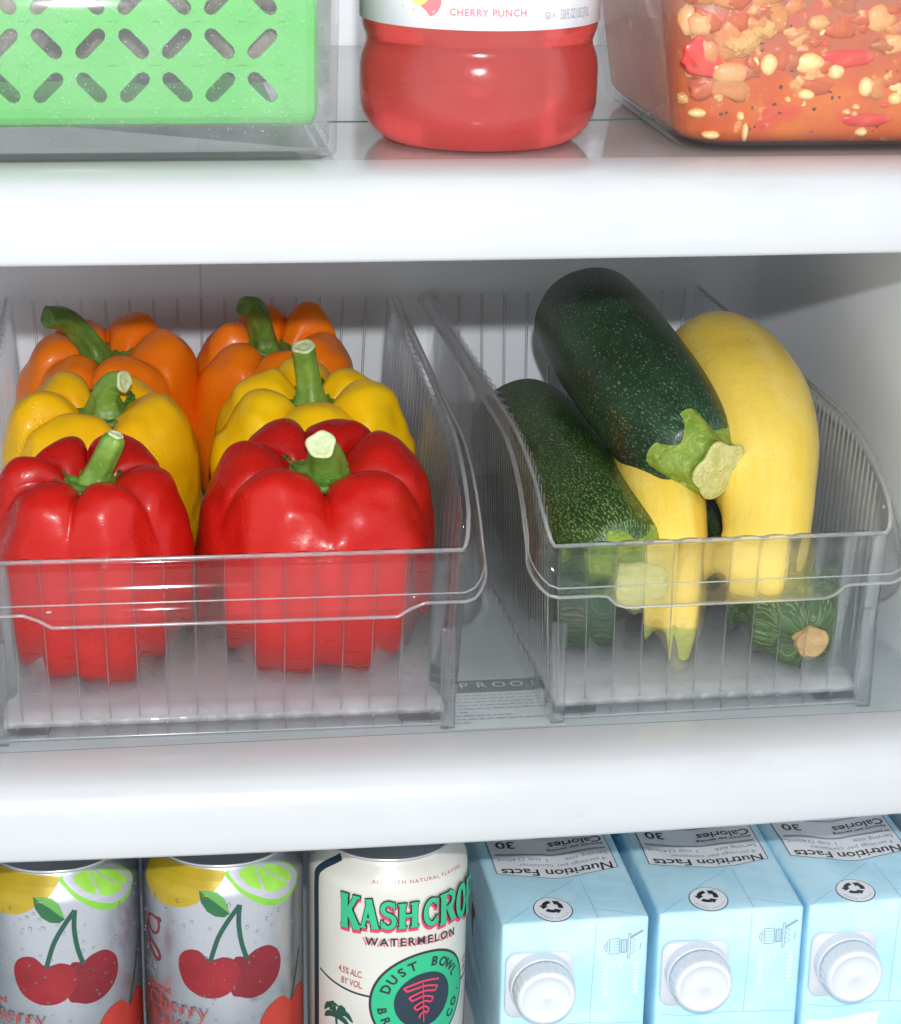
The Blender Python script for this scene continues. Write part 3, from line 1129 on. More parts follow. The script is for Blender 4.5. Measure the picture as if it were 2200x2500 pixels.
# a fourth one under the pile
veg('zucchini', 'dark zucchini at the bottom of the pile, half hidden under the others', 'zucchini',
    endcap((22.9, 100, 3.0), (22.6, 94, 3.0), 2.1) + [(22.9, 100, 3.0, 2.15), (22.8, 95, 2.95, 2.25), (23.0, 90, 2.9, 2.2), (23.3, 86.5, 2.85, 2.1), (23.4, 85, 2.8, 1.6), (23.4, 84.6, 2.8, .8)],
    M_Z2, ZG, [(23.4, 85.1, 2.8, 1.1), (23.4, 84.7, 2.8, .9), (23.4, 84.2, 2.8, .85)], M_ZSTEM, M_ZCUT, 0.03, 12)
veg('zucchini', 'dark zucchini at the bottom left of the bin, below the speckled one', 'zucchini',
    endcap((19.0, 96, 2.9), (18.9, 92, 2.9), 2.0) + [(19.0, 96, 2.9, 2.05), (18.9, 92, 2.85, 2.15), (18.8, 88, 2.8, 2.15), (18.75, 84.5, 2.7, 2.05)] + endcap((18.75, 82.8, 2.65), (18.75, 84.5, 2.7), 1.9)[::-1],
    M_Z2, ZG, lobe=0.02, seed=15)
# squashes
b0, b1 = (26.35, 93.0, 10.2), (26.4, 91.6, 10.15)
veg('yellow_squash', 'plump pale yellow squash leaning on the right side of the pile', 'squash',
    endcap(b0, b1, 2.4) + [(*b0, 2.5), (26.4, 91.6, 10.15, 2.72), (26.47, 90.0, 9.85, 2.82), (26.5, 88.0, 9.35, 2.80), (26.42, 85.8, 8.3, 2.55), (26.3, 83.9, 7.1, 2.0), (26.0, 82.6, 6.1, 1.78), (25.65, 81.8, 5.4, 1.80)] + endcap((25.45, 81.45, 5.05), (25.75, 82.0, 5.6), 1.8)[::-1],
    M_SQ, 'yellow squash in the narrower bin', lobe=0.018, seed=4)
veg('yellow_squash', 'upright yellow squash with a thin neck, wedged behind the bin front', 'squash',
    endcap((22.55, 89.0, 7.5), (22.4, 86, 6.9), 1.6) + [(22.55, 89.0, 7.5, 1.65), (22.45, 87.0, 7.3, 1.8), (22.35, 85.4, 6.8, 1.75), (22.25, 83.9, 5.8, 1.6), (22.2, 82.8, 4.6, 1.45), (22.25, 82.0, 3.3, 1.2), (22.28, 81.6, 2.2, 0.95)],
    M_SQ, 'yellow squash in the narrower bin', lobe=0.018, seed=6,
    tipcap=[(22.32, 81.7, 2.5, 1.03), (22.3, 81.5, 1.9, 0.72), (22.3, 81.35, 1.35, 0.42), (22.3, 81.3, 0.85, 0.30), (22.3, 81.3, 0.78, 0.05)])

# ------------------------------------------------------------------ cans on the lower shelf
CAN_H = 12.2
CAN_PROF = [(2.15, 0.0), (2.35, 0.05), (2.6, 0.45), (3.1, 0.95), (3.3, 1.4), (3.3, 6.0), (3.3, CAN_H - 1.30), (3.27, CAN_H - 1.12), (3.16, CAN_H - .88),
            (2.98, CAN_H - .60), (2.80, CAN_H - .36), (2.71, CAN_H - .24), (2.68, CAN_H - .18)]


def can_r(v):
    z = CAN_H + v
    P = CAN_PROF
    for (r0, z0), (r1, z1) in zip(P, P[1:]):
        if z0 <= z <= z1:
            return r0 + (r1 - r0) * (z - z0) / (z1 - z0)
    return P[-1][0] if z > P[-1][1] else P[0][0]


def can_map(u, v, off, du=0.0):
    if v > -1.3:
        v = -1.3 + (v + 1.3) * 0.68
    v = min(v, -0.2)
    r = can_r(v) + off
    a = (u + du) / 3.3
    return (r * math.sin(a), -r * math.cos(a), CAN_H + v)


def can_base(label, loc, mat, group):
    t = thing('drink_can', label, 'drink can', loc, group)
    lathe([(0.01, 0.5), (1.9, 0.45), (2.1, 0.06)] + CAN_PROF, 96).obj('body', mat, t)
    H = CAN_H
    lathe([(2.67, H - .19), (2.74, H - .14), (2.76, H - .06), (2.72, H), (2.64, H), (2.58, H - .08), (2.53, H - .45), (2.42, H - .52), (2.34, H - .45), (2.3, H - .38), (0.01, H - .37)], 80).obj('lid', M_LID, t)
    return t


def serif_letters():
    """stroke letters in a unit box: (points, width)"""
    ar = lambda cx, cy_, rx, ry, a, b, n=14: [(cx + rx * math.cos(math.radians(a + (b - a) * i / n)), cy_ + ry * math.sin(math.radians(a + (b - a) * i / n))) for i in range(n + 1)]
    T, S = 0.26, 0.10
    sf = lambda x0, x1, y: ([(x0, y), (x1, y)], S)
    D = {}
    D['K'] = [([(0.2, 0), (0.2, 1)], T), sf(-.02, .42, .05), sf(-.02, .42, .95), ([(0.3, .42), (0.82, .97)], .17), ([(0.42, .55), (0.86, .03)], T), sf(.62, 1.0, .05), sf(.62, 1.0, .95)]
    D['A'] = [([(0.5, .98), (0.16, .03)], .15), ([(0.46, 1.0), (0.82, .03)], T), ([(0.28, .33), (0.68, .33)], .12), sf(-.02, .36, .05), sf(.6, 1.02, .05)]
    D['S'] = [(ar(.5, .735, .33, .205, 20, 262) + ar(.5, .275, .35, .225, 82, -165), .22), ([(0.83, .98), (0.83, .70)], S), ([(0.14, .02), (0.14, .32)], S)]
    D['H'] = [([(0.2, 0), (0.2, 1)], T), ([(0.8, 0), (0.8, 1)], T), ([(0.2, .5), (0.8, .5)], .16), sf(-.02, .42, .05), sf(-.02, .42, .95), sf(.58, 1.02, .05), sf(.58, 1.02, .95)]
    D['C'] = [(ar(.54, .5, .4, .42, 42, 318, 20), .22), ([(0.86, .95), (0.86, .62)], S), ([(0.86, .05), (0.86, .34)], S)]
    D['R'] = [([(0.2, 0), (0.2, 1)], T), sf(-.02, .42, .05), sf(-.02, .55, .95), (ar(.5, .735, .32, .22, 90, -90, 10), .2), ([(0.2, .515), (0.5, .515)], .12), ([(0.52, .5), (0.84, .03)], T), sf(.66, 1.02, .05)]
    D['O'] = [(ar(.5, .5, .36, .42, 0, 362, 26), .24)]
    D['P'] = [([(0.2, 0), (0.2, 1)], T), sf(-.02, .42, .05), sf(-.02, .55, .95), (ar(.5, .71, .32, .24, 90, -90, 10), .2), ([(0.2, .47), (0.5, .47)], .12)]
    # roman lower case (x-height .62)
    t, s = 0.13, 0.05
    q = lambda x0, x1, y: ([(x0, y), (x1, y)], s)
    D['Cr'] = [(ar(.5, .46, .42, .45, 45, 315, 20), [.05] + [.13] * 6 + [.15] * 8 + [.10] * 5 + [.05]), ([(0.83, .9), (0.83, .62)], s)]
    D['h'] = [([(0.15, 0), (0.15, .95)], t), q(0, .3, .03), q(0, .2, .93), (ar(.37, .42, .2, .2, 170, 0, 8) + [(.57, 0)], t), q(.42, .72, .03)]
    D['e'] = [(ar(.33, .31, .27, .31, 0, 315, 16), [.05] * 2 + [.12] * 13 + [.06] * 2), ([(.08, .33), (.6, .33)], s)]
    D['r'] = [([(0.15, 0), (0.15, .62)], t), q(0, .32, .03), q(0, .2, .6), (ar(.36, .42, .2, .2, 165, 50, 6), t), (circle(.46, .53, .07, n=8), .04)]
    D['y'] = [([(.08, .6), (.34, .05)], t), ([(.6, .6), (.34, .05), (.2, -.25), (.06, -.24)], .07), q(-.04, .24, .61), q(.46, .7, .61)]
    D['l'] = [([(0.15, 0), (0.15, .95)], t), q(0, .3, .03), q(0, .2, .93)]
    D['a'] = [(ar(.3, .42, .18, .19, 150, 0, 8) + [(.48, .05), (.58, .03)], .11), (ar(.28, .17, .19, .16, 60, 330, 12), .09)]
    D['t'] = [([(.18, .82), (.18, .12), (.25, .03), (.38, .08)], .11), q(.02, .38, .6)]
    D['W'] = [([(.1, .92), (.34, .02)], .13), ([(.34, .02), (.54, .9)], .06), ([(.5, .9), (.76, .02)], .13), ([(.76, .02), (.98, .92)], .06), q(-.02, .24, .92), q(.38, .64, .92), q(.84, 1.1, .92)]
    D['n'] = [([(0.15, 0), (0.15, .62)], t), q(0, .3, .03), q(0, .2, .6), (ar(.37, .42, .2, .2, 170, 0, 8) + [(.57, 0)], t), q(.42, .72, .03)]
    D['g'] = [(ar(.28, .43, .2, .19, 0, 360, 14), .1), (ar(.28, -.07, .26, .16, 90, 440, 14), .08), ([(.12, .3), (.1, .16), (.42, .1)], .08), ([(.44, .56), (.6, .62)], .07)]
    D['i'] = [([(0.15, 0), (0.15, .62)], t), q(0, .3, .03), q(0, .2, .6), (circle(.14, .82, .05, n=8), .06)]
    D['c'] = [(ar(.33, .31, .27, .31, 45, 315, 16), [.05] + [.12] * 14 + [.06] * 2)]
    D['o'] = [(ar(.33, .31, .26, .29, 0, 362, 18), .11)]
    D['p'] = [([(0.15, -.28), (0.15, .62)], t), q(0, .32, -.26), (ar(.36, .31, .22, .29, 120, -120, 12), .11)]
    D['T'] = [([(.45, 0), (.45, .92)], .14), q(.25, .65, .03), ([(.04, .9), (.86, .9)], .07), ([(.05, .92), (.05, .68)], s), ([(.85, .92), (.85, .68)], s)]
    D['u'] = [([(0.15, .6), (0.15, .2), (.25, .04), (.4, .06), (.52, .2)], t), ([(.55, 0), (.55, .62)], t), q(0, .2, .6), q(.4, .6, .6)]
    D['S_'] = D['S']
    return D


LET = serif_letters()


def letter_polys(ch, x0, y0, w, h, grow=0.0, dx=0.0, dy=0.0, skew=0.0):
    out = []
    for pts, wd in LET[ch]:
        P = [(x0 + p[0] * w + dx, y0 + p[1] * h + dy + skew * p[0]) for p in pts]
        sc_ = (w + h) / 2
        ws = [max(.015, a * sc_ + grow * 2) for a in wd] if isinstance(wd, list) else wd * sc_ + grow * 2
        if grow and len(P) == 2:
            (ax, ay), (bx, by) = P
            d = math.hypot(bx - ax, by - ay)
            ex, ey = (bx - ax) / d * grow, (by - ay) / d * grow
            P = [(ax - ex, ay - ey), (bx + ex, by + ey)]
        R = stroke(P, ws)
        n = len(P)
        # quads, so that curved strokes never self-overlap badly
        for i in range(n - 1):
            out.append([R[i], R[i + 1], R[2 * n - 2 - i], R[2 * n - 1 - i]])
    return out


def word(s, x0, y0, size, track=0.08):
    wd = {'C': .95, 'W': 1.12, 'T': .92, 'l': .32, 'i': .32, 't': .42, 'r': .56, 'e': .66, 'a': .64, 'c': .62, 'o': .68, ' ': .35}
    out, x = [], x0
    for ch in s:
        if ch != ' ':
            out += letter_polys('Cr' if ch == 'C' else ch, x, y0, size, size)
        x += (wd.get(ch, .72) + track) * size
    return out, x


ART = {
    'lemon': [(-4.5, -0.2), (-4.21, -1.01), (-4.0, -1.45), (-3.47, -1.77), (-2.74, -1.88), (-1.9, -1.77), (-1.31, -1.51), (-0.88, -1.14), (-0.47, -0.71), (-0.18, -0.26), (-0.07, 0.22), (-1.2, .3), (-3, .3), (-4.2, .2)],
    'lime': [(-0.05, 0.19), (0.15, -0.32), (0.55, -0.92), (1.01, -1.42), (1.55, -1.78), (2.11, -1.97), (2.7, -1.98), (3.22, -1.83), (3.55, -1.5), (3.6, -1.0), (3.3, -0.32), (2.6, .2), (1.2, .3)],
    'rind': [(0.15, 0.22), (0.43, -0.4), (0.8, -0.87), (1.28, -1.3), (1.9, -1.63), (2.57, -1.78), (3.14, -1.66), (3.46, -1.38), (3.48, -0.92), (3.1, -0.24), (2.5, .2), (1.2, .28)],
    'seg1': [(0.62, 0.10), (0.85, 0.22), (1.39, 0.24), (1.45, -0.34), (1.44, -0.96), (1.02, -0.68), (0.68, -0.21)],
    'seg2': [(1.54, 0.2), (1.67, 0.14), (2.12, -0.47), (2.78, -1.2), (2.52, -1.38), (2.06, -1.32), (1.65, -1.14), (1.56, -0.51)],
    'seg3': [(1.85, 0.15), (2.6, -0.1), (3.0, -0.5), (3.11, -0.98), (2.92, -1.15), (2.29, -0.53)],
    'leafA': [(-1.15, -0.76), (-0.79, -0.75), (-0.39, -0.8), (-0.11, -1.17), (0.1, -1.88), (-0.32, -1.49), (-0.72, -1.13)],
    'leafB': [(-1.15, -0.76), (-0.72, -1.13), (-0.32, -1.49), (0.1, -1.88), (-0.12, -2.04), (-0.49, -1.99), (-0.81, -1.78), (-1.05, -1.39)],
    'stemA': [(-0.71, -4.05), (-0.55, -3.48), (-0.34, -2.87), (0.04, -2.19), (0.5, -1.55)],
    'stemB': [(0.76, -4.0), (0.58, -3.37), (0.48, -2.75), (0.45, -2.19), (0.5, -1.55)],
    'ch1': [(-2.09, -4.34), (-1.96, -3.88), (-1.62, -3.63), (-1.18, -3.62), (-0.73, -3.98), (-0.19, -3.85), (0.22, -3.98), (0.44, -4.29), (0.48, -4.76), (0.28, -5.21), (-0.05, -5.55), (-0.55, -5.73), (-1.14, -5.69), (-1.71, -5.37), (-1.98, -4.92)],
    'ch2': [(0.22, -3.98), (0.76, -3.92), (1.16, -3.69), (1.72, -3.66), (2.19, -4.03), (2.36, -4.6), (2.18, -5.26), (1.6, -5.75), (0.96, -5.87), (0.48, -5.73), (0.11, -5.47)],
    'ch3': [(1.26, -7.4), (1.45, -6.81), (1.9, -6.39), (2.5, -6.33), (3.01, -6.75), (3.5, -6.4), (4.2, -6.6), (4.5, -7.4), (4.3, -8.6), (3.4, -9.2), (2.2, -9.0), (1.4, -8.3)],
    'stemC': [(3.02, -6.8), (3.25, -6.1), (3.52, -5.4), (3.75, -4.7)],
}


def droplets(parent, mp, n, u0, u1, v0, v1, rmin, rmax, seed, m=None):
    rr = random.Random(seed)
    mb = MB()
    for _ in range(n):
        u, v = rr.uniform(u0, u1), rr.uniform(v0, v1)
        r = rmin + (rmax - rmin) * rr.random() ** 3
        st_ = rr.uniform(0.9, 1.5)
        rows = []
        for k in range(4):
            a = k / 3 * math.pi / 2
            rows.append([mp(u + r * math.cos(a) * math.cos(b), v + r * st_ * math.cos(a) * math.sin(b), 0.004 + r * 0.55 * math.sin(a))
                         for b in (2 * math.pi * j / 8 for j in range(8))])
        mb.grid(rows, close_u=True)
    return mb.obj('water_drop', m or M_DROP, parent, kind='stuff')


def drop_mat():
    t = NT('water_droplet')
    t.t.nodes.remove(t.b)
    tr = t.n('ShaderNodeBsdfTransparent')
    g = t.n('ShaderNodeBsdfGlossy')
    g.inputs['Roughness'].default_value = 0.03
    g.inputs['Color'].default_value = (0.95, 0.97, 1, 1)
    fr = t.n('ShaderNodeFresnel')
    fr.inputs['IOR'].default_value = 1.5
    m = t.n('ShaderNodeMixShader')
    t.l(t.math('ADD', fr.outputs[0], 0.06), m.inputs[0])
    t.l(tr.outputs[0], m.inputs[1])
    t.l(g.outputs[0], m.inputs[2])
    t.l(m.outputs[0], t.out.inputs['Surface'])
    return t.m


M_DROP = drop_mat()
M_SPARKLE = clear_plastic('condensation_sparkle', 0.0, haze=0.45)  # diffuse white in tiny water beads paints their sparkle


def cherry_can(label, loc, du, seed):
    t = can_base(label, loc, M_SILVER, 'silver cherry sparkling water cans')
    mp = lambda u, v, off: can_map(u, v, off, du)
    sm = lambda k: crom(ART[k], 4, True)
    print_mesh('lemon_print', [sm('lemon')], mp, I_LEMON, t, .008)
    lm = print_mesh('lime_print', [sm('lime')], mp, I_LIME, t, .010)
    print_mesh('lime_pith_print', [sm('rind')], mp, I_RIND, lm, .014)
    print_mesh('lime_pulp_print', [sm('seg1'), sm('seg2'), sm('seg3')], mp, I_LIMEP, lm, .018)
    lf = print_mesh('leaf_print', [ART['leafA']], mp, I_LEAF, t, .014)
    print_mesh('leaf_shade_print', [ART['leafB']], mp, I_LEAFD, lf, .014)
    for k, ic, off in (('ch2', I_RED2, .010), ('ch1', I_RED, .016), ('ch3', I_ORED, .012)):
        print_mesh('cherry_print', [sm(k)], mp, ic, t, off)
    print_mesh('cherry_stem_print', [stroke(crom(ART['stemA'], 4), .19)], mp, I_STEM, t, .020)
    print_mesh('cherry_stem_print', [stroke(crom(ART['stemB'], 4), .19)], mp, I_STEM, t, .022)
    print_mesh('cherry_stem_print', [stroke(crom(ART['stemC'], 4), .09)], mp, I_STEM, t, .018)
    # swash letter g
    g1 = stroke(crom([(-3.2, -2.78), (-3.55, -2.72), (-3.95, -2.85), (-4.0, -3.15), (-3.7, -3.5), (-3.3, -3.4), (-3.15, -3.05), (-3.2, -2.85)], 4), [.12] * 29)
    g2 = stroke(crom([(-3.98, -2.95), (-4.1, -3.5), (-3.9, -3.85), (-3.4, -4.1), (-3.15, -4.35), (-3.25, -4.62), (-3.6, -4.5), (-4.05, -4.0)], 4), [.16] * 29)
    print_mesh('letter_print', [g1], mp, I_MAROON, t, .010, .2)
    print_mesh('letter_print', [g2], mp, I_MAROON, t, .013, .2)
    print_mesh('letter_print', [circle(-3.15, -2.74, .16, .12, 14)], mp, I_MAROON, t, .016, .2)
    text_print('brand_lettering', 'good &', 0.42, at(-4.55, -5.12, .03), mp, I_GREYTXT, t, 0.004)
    text_print('brand_lettering', 'gather', 0.42, at(-4.5, -5.48, .03), mp, I_GREYTXT, t, 0.004)
    text_print('flavor_lettering', 'flavored', 0.42, at(-2.55, -5.95), mp, I_TXTRED, t, 0.008, align='RIGHT')
    P, x = word('Tropical Cherry', 0, 0, .66)
    P = [[(u - x - 0.75, v - 6.72) for u, v in q] for q in P]
    print_mesh('flavor_lettering', P, mp, I_TXTRED, t, .010, .4)
    P, x = word('parling Water', 0, 0, .54)
    P = [[(u - x - 1.6, v - 7.42) for u, v in q] for q in P]
    print_mesh('flavor_lettering', P, mp, I_TXTRED, t, .010, .4)
    droplets(t, mp, 420, -4.6, 4.6, -9, -1.4, .014, .085, seed)
    return t


cherry_can('silver drink can with cherries and lime, at the left edge under the shelf', (-2.95, 82.6, -18.3), 0.22, 1)
cherry_can('silver drink can with cherries and lime, beside the cream can', (3.75, 82.3, -18.3), 0.0, 2)

t = can_base('cream drink can with green lettering and a round green badge', (10.55, 82.0, -18.3), M_CREAM, None)
mp = lambda u, v, off: can_map(u, v, off, .10)
bar = stroke(crom([(-4.05, -9.2), (-4.05, -4), (-4.05, -1.6), (-3.85, -0.75), (-3.2, 0.0), (-3.0, .2)], 5), .40)
print_mesh('side_stripe_print', [bar], mp, I_NAVY, t, .008)
word_l = [('K', -2.46, -3.0, .92, 1.58, .0), ('A', -1.56, -2.86, .84, 1.36, .0), ('S', -.68, -2.80, .72, 1.22, 0), ('H', .10, -2.82, .90, 1.16, 0),
          ('C', 1.22, -2.92, .78, 1.28, 0), ('R', 2.05, -3.06, .98, 1.42, 0), ('O', 3.06, -3.22, .86, 1.55, 0), ('P', 3.98, -3.42, .95, 1.70, 0)]
sh, bl, gr = [], [], []
for ch, x, y, w, h, sk in word_l:
    x, w = -2.46 + (x + 2.46) * .925, w * .925
    sh += letter_polys(ch, x, y, w, h, .035, -.02, -.16)
    bl += letter_polys(ch, x, y, w, h, .035)
    gr += letter_polys(ch, x, y, w, h, -.008)
print_mesh('name_shadow_print', sh, mp, I_PINK, t, .006, .3)
print_mesh('name_outline_print', bl, mp, I_BLACK, t, .045, .3)
print_mesh('name_print', gr, mp, I_TEAL, t, .085, .3)
tilt = lambda u0, v0, k: (lambda u, v: (u0 + u, v0 + v - k * u * u))
text_print('small_lettering', 'ALE WITH NATURAL FLAVORS', .27, tilt(-1.2, -.70, .013), mp, I_TXTRED, t, 0, 1.25)
text_print('flavor_shadow_print', 'WATERMELON', .50, lambda u, v: (-1.52 + u, -3.66 + v + .02 * u - .022 * u * u), mp, I_PUNCH, t, .012, 1.32)
text_print('flavor_print', 'WATERMELON', .50, lambda u, v: (-1.40 + u, -3.62 + v + .02 * u - .022 * u * u), mp, I_BLACK, t, .012, 1.32, off=.03)
text_print('strength_lettering', '4.5% ALC.', .42, at(-2.62, -5.12, -.08), mp, I_TXTRED, t, .006, 1.0, sx=.62)
text_print('strength_lettering', 'BY VOL.', .42, at(-2.5, -5.62, -.08), mp, I_TXTRED, t, .006, 1.0, sx=.66)
text_print('volume_lettering', '12 FL. OZ.', .36, at(3.55, -5.72, .03), mp, I_TXTRED, t, .004, 1.0, sx=.62)
text_print('volume_lettering', '(355 mL)', .36, at(3.6, -6.1, .03), mp, I_TXTRED, t, .004, 1.0, sx=.62)
print_mesh('line_print', [stroke(crom([(-3.75, -5.5), (-3.0, -5.72), (-2.0, -5.93), (-1.1, -6.02)], 4), .09)], mp, I_BLACK, t, .008)
print_mesh('line_print', [stroke(crom([(3.25, -6.36), (3.9, -6.4), (4.5, -6.3), (5, -6.2)], 4), .09)], mp, I_BLACK, t, .008)
bc = (1.08, -6.32)
bd = print_mesh('badge_rim_print', [circle(*bc, 2.33, 2.25, 56)], mp, I_BLACK, t, .012)
print_mesh('badge_ring_print', [circle(*bc, 2.22, 2.14, 56)], mp, I_TEAL, bd, .018)
print_mesh('badge_center_print', [circle(*bc, 1.30, 1.26, 48)], mp, I_NAVY, bd, .024)


def ring_text(name, s, r, a0, a1, size, top_):
    vv, ff = [], []
    for i, ch in enumerate(s):
        if ch == ' ':
            continue
        a = math.radians(a0 + (a1 - a0) * i / (len(s) - 1))
        v, f = text_tris(ch, size, .018, align='CENTER')
        n0 = len(vv)
        for x, y in v:
            y -= size * .36
            rr_ = r + y if top_ else r - y
            ang = a - x / r if top_ else a + x / r
            vv.append((bc[0] + rr_ * 1.03 * math.cos(ang), bc[1] + rr_ * math.sin(ang)))
        ff += [tuple(i_ + n0 for i_ in p) for p in f]
    print_mesh(name, [], mp, I_BLACK, bd, .03, .3, (vv, ff))


ring_text('badge_lettering', 'DUST BOWL', 1.74, 156, 26, .56, True)
ring_text('badge_lettering', 'BREWING CO.', 1.74, 190, 352, .50, False)
sw = []
for i in range(7):
    y = -5.55 - i * .23
    w = .78 - i * .105
    s_ = 1 if i % 2 else -1
    sw += [(1.0 - s_ * w, y), (1.05, y + .12), (1.0 + s_ * w, y - .05), (1.0 + s_ * w * .9, y - .16)]
print_mesh('badge_swirl_print', [stroke(crom(sw, 3)[i:i + 2], .09) for i in range(len(crom(sw, 3)) - 1)], mp, I_PINK, bd, .03, .4)
print_mesh('badge_swirl_print', [stroke([(1.0, -5.5), (1.05, -7.35)], .05)], mp, I_PINK, bd, .055, .4)
pp = []
for k, (a, L_) in enumerate(((150, .8), (120, .7), (80, .6), (45, .75), (15, .85), (-20, .7), (195, .7))):
    a = math.radians(a)
    x0, y0 = -2.75, -7.35
    pp.append(stroke(crom([(x0, y0), (x0 + .55 * L_ * math.cos(a), y0 + .7 * L_ * math.sin(a) + .15), (x0 + L_ * math.cos(a), y0 + .5 * L_ * math.sin(a) - .15)], 4), [.1, .15, .2, .25, .27, .25, .2, .12, .03]))
pp.append(stroke([(-2.75, -7.3), (-2.65, -8.4), (-2.6, -9.2)], .12))
print_mesh('palm_print', pp, mp, I_STEM, t, .01)
print_mesh('red_print', [[(3.9, -9.2), (4.2, -7.6), (4.9, -6.9), (5.2, -9.2)]], mp, I_PINK, t, .01)

# ------------------------------------------------------------------ drink cartons lying on their sides
CW, CH, CL = 6.2, 8.45, 16.5


def carton(label, loc, full_icon=True, date=False, turn=0.0):
    t = thing('drink_carton', label, 'carton', loc, 'light blue drink cartons on the lower shelf', (0, 0, math.radians(turn)))
    n = 14
    # slightly puffy box: origin at its top front left corner
    mb = MB()

    sd = loc[0] * 1.7
    n = 26

    def puff(u, v):
        e = (1 - (2 * u - 1) ** 4) * (1 - (2 * v - 1) ** 4)
        return e * (0.10 + 0.16 * noise.noise(Vector((u * 3.1 + sd, v * 3.7, sd))) + 0.05 * noise.noise(Vector((u * 9 + sd, v * 11, sd))))
    G = [i / n for i in range(n + 1)]
    zb = -CH
    mb.grid([[(CW * a, -puff(a, b), zb + CH * b) for a in G] for b in G])
    mb.grid([[(CW * a, CL + puff(a, b) * .3, zb + CH * b) for a in G] for b in G])
    mb.grid([[(CW * a, CL * b, puff(a, b)) for a in G] for b in G])
    mb.grid([[(CW * a, CL * b, zb) for a in G] for b in G])
    mb.grid([[(-puff(a, b), CL * a, zb + CH * b) for a in G] for b in G])
    mb.grid([[(CW + puff(a, b), CL * a, zb + CH * b) for a in G] for b in G])
    me = mb.mesh('body')
    bm = bmesh.new()
    bm.from_mesh(me)
    bmesh.ops.remove_doubles(bm, verts=bm.verts, dist=0.0002)
    bmesh.ops.recalc_face_normals(bm, faces=bm.faces)
    bm.to_mesh(me)
    bm.free()
    o = link('body', me, M_CARTON, t)
    b_ = o.modifiers.new('bevel', 'BEVEL')
    b_.width, b_.segments, b_.limit_method, b_.angle_limit = 0.0016, 3, 'ANGLE', math.radians(40)
    pf = lambda u, v: puff(min(max(u, 0), 1), min(max(v, 0), 1))
    top_ = lambda u, v, off: (u, v, off + pf(u / CW, v / CL))
    frt = lambda u, v, off: (u, -off - pf(u / CW, (v + CH) / CH), v)
    # nutrition panel on the upper side, read from behind
    edge = crom([(0.48, 4.25), (1.6, 3.78), (2.97, 3.55), (4.4, 3.72), (5.78, 4.2)], 5)
    panel = print_mesh('nutrition_panel', [edge + [(5.78, 15), (0.48, 15)]], top_, I_WHITE, t, .012, .5)
    bd_ = [stroke(edge, .035), stroke([(5.78, 4.2), (5.78, 15)], .035), stroke([(.48, 4.25), (.48, 15)], .035)]
    print_mesh('panel_border_print', bd_, top_, I_BLACK, panel, .020, .5)
    cv = lambda u: 0.42 * ((u - 3.1) / 2.6) ** 2
    flip = lambda u0, v0: (lambda u, v: (u0 - u, v0 - v + cv(u0 - u)))
    for s_, sz, u0, v0, bo, col_, al in (('Nutrition Facts', .80, 5.62, 4.28, .012, I_BLACK, 'LEFT'), ('4 servings per container', .40, 5.42, 4.74, 0, I_GREYTXT, 'LEFT'),
                                         ('Serving size      1 cup (240mL)', .42, 5.60, 5.24, .003, I_GREYTXT, 'LEFT'), ('Amount per serving', .32, 5.6, 6.12, .004, I_BLACK, 'LEFT'),
                                         ('Calories', .74, 5.62, 6.72, .012, I_BLACK, 'LEFT'), ('30', .86, .82, 6.74, .014, I_BLACK, 'RIGHT'),
                                         ('% Daily Value*', .36, .85, 7.75, .004, I_BLACK, 'RIGHT')):
        text_print('panel_lettering', s_, sz, flip(u0, v0), top_, col_, panel, bo, 1.0, al, off=.022)
    for y, w in ((5.58, .16), (7.2, .09), (8.0, .05), (8.6, .05), (9.2, .05)):
        print_mesh('panel_rule_print', [stroke([(u, y + cv(u)) for u in [.66 + .5 * i for i in range(10)] + [5.6]], w)], top_, I_GREYTXT, panel, .020, .5)
    # fold creases of the end flap
    I_CR = I_CREASE
    for pts in ([(0.1, 0.05), (1.3, 1.15)], [(1.9, 1.75), (3.65, 3.35)], [(3.92, 3.3), (4.05, 0.1)], [(3.95, .9), (6.1, 0.05)]):
        print_mesh('fold_crease', [stroke(pts, .045)], top_, I_CR, t, .010, .4)
    for pts in ([(3.95, -.15), (3.88, -2.4), (3.82, -4.9)], [(.25, -4.75), (1.2, -4.9), (3.8, -4.85), (6.0, -5.0)]):
        print_mesh('fold_crease', [stroke(pts, .04)], frt, I_CR, t, .010, .4)
    # recycling badge
    rb = print_mesh('recycling_badge', [circle(2.28, .9, .83, .93, 36)], top_, I_BLACK, t, .014, .3)
    print_mesh('badge_face_print', [circle(2.28, .9, .79, .89, 36)], top_, I_WHITE, rb, .022, .3)
    ar_ = []
    for k in range(3):
        a0 = math.radians(90 + 120 * k + 8)
        P = [(2.28 + .36 * math.cos(a0 + q), 1.08 + .36 * math.sin(a0 + q)) for q in (0, .4, .8, 1.2)]
        ar_.append(stroke(P, .21))
        q = 1.2
        e, f_ = (math.cos(a0 + q), math.sin(a0 + q)), (-math.sin(a0 + q), math.cos(a0 + q))
        ar_.append([(2.28 + .36 * e[0] + .2 * e[0], 1.08 + .36 * e[1] + .2 * e[1]), (2.28 + .36 * e[0] + .25 * f_[0], 1.08 + .36 * e[1] + .25 * f_[1]),
                    (2.28 + .36 * e[0] - .2 * e[0], 1.08 + .36 * e[1] - .2 * e[1])])
    print_mesh('recycling_arrows_print', ar_, top_, I_BLACK, rb, .030, .3)
    vv, ff = [], []
    for i, ch in enumerate('PLEASE RECYCLE'):
        if ch == ' ':
            continue
        a = math.radians(206 + 128 * i / 13)
        v, f = text_tris(ch, .16, 0, align='CENTER')
        n0 = len(vv)
        vv += [(2.28 + (.68 - y) * math.cos(a + x / .68), .9 + (.76 - y) * math.sin(a + x / .68)) for x, y in v]
        ff += [tuple(q + n0 for q in p) for p in f]
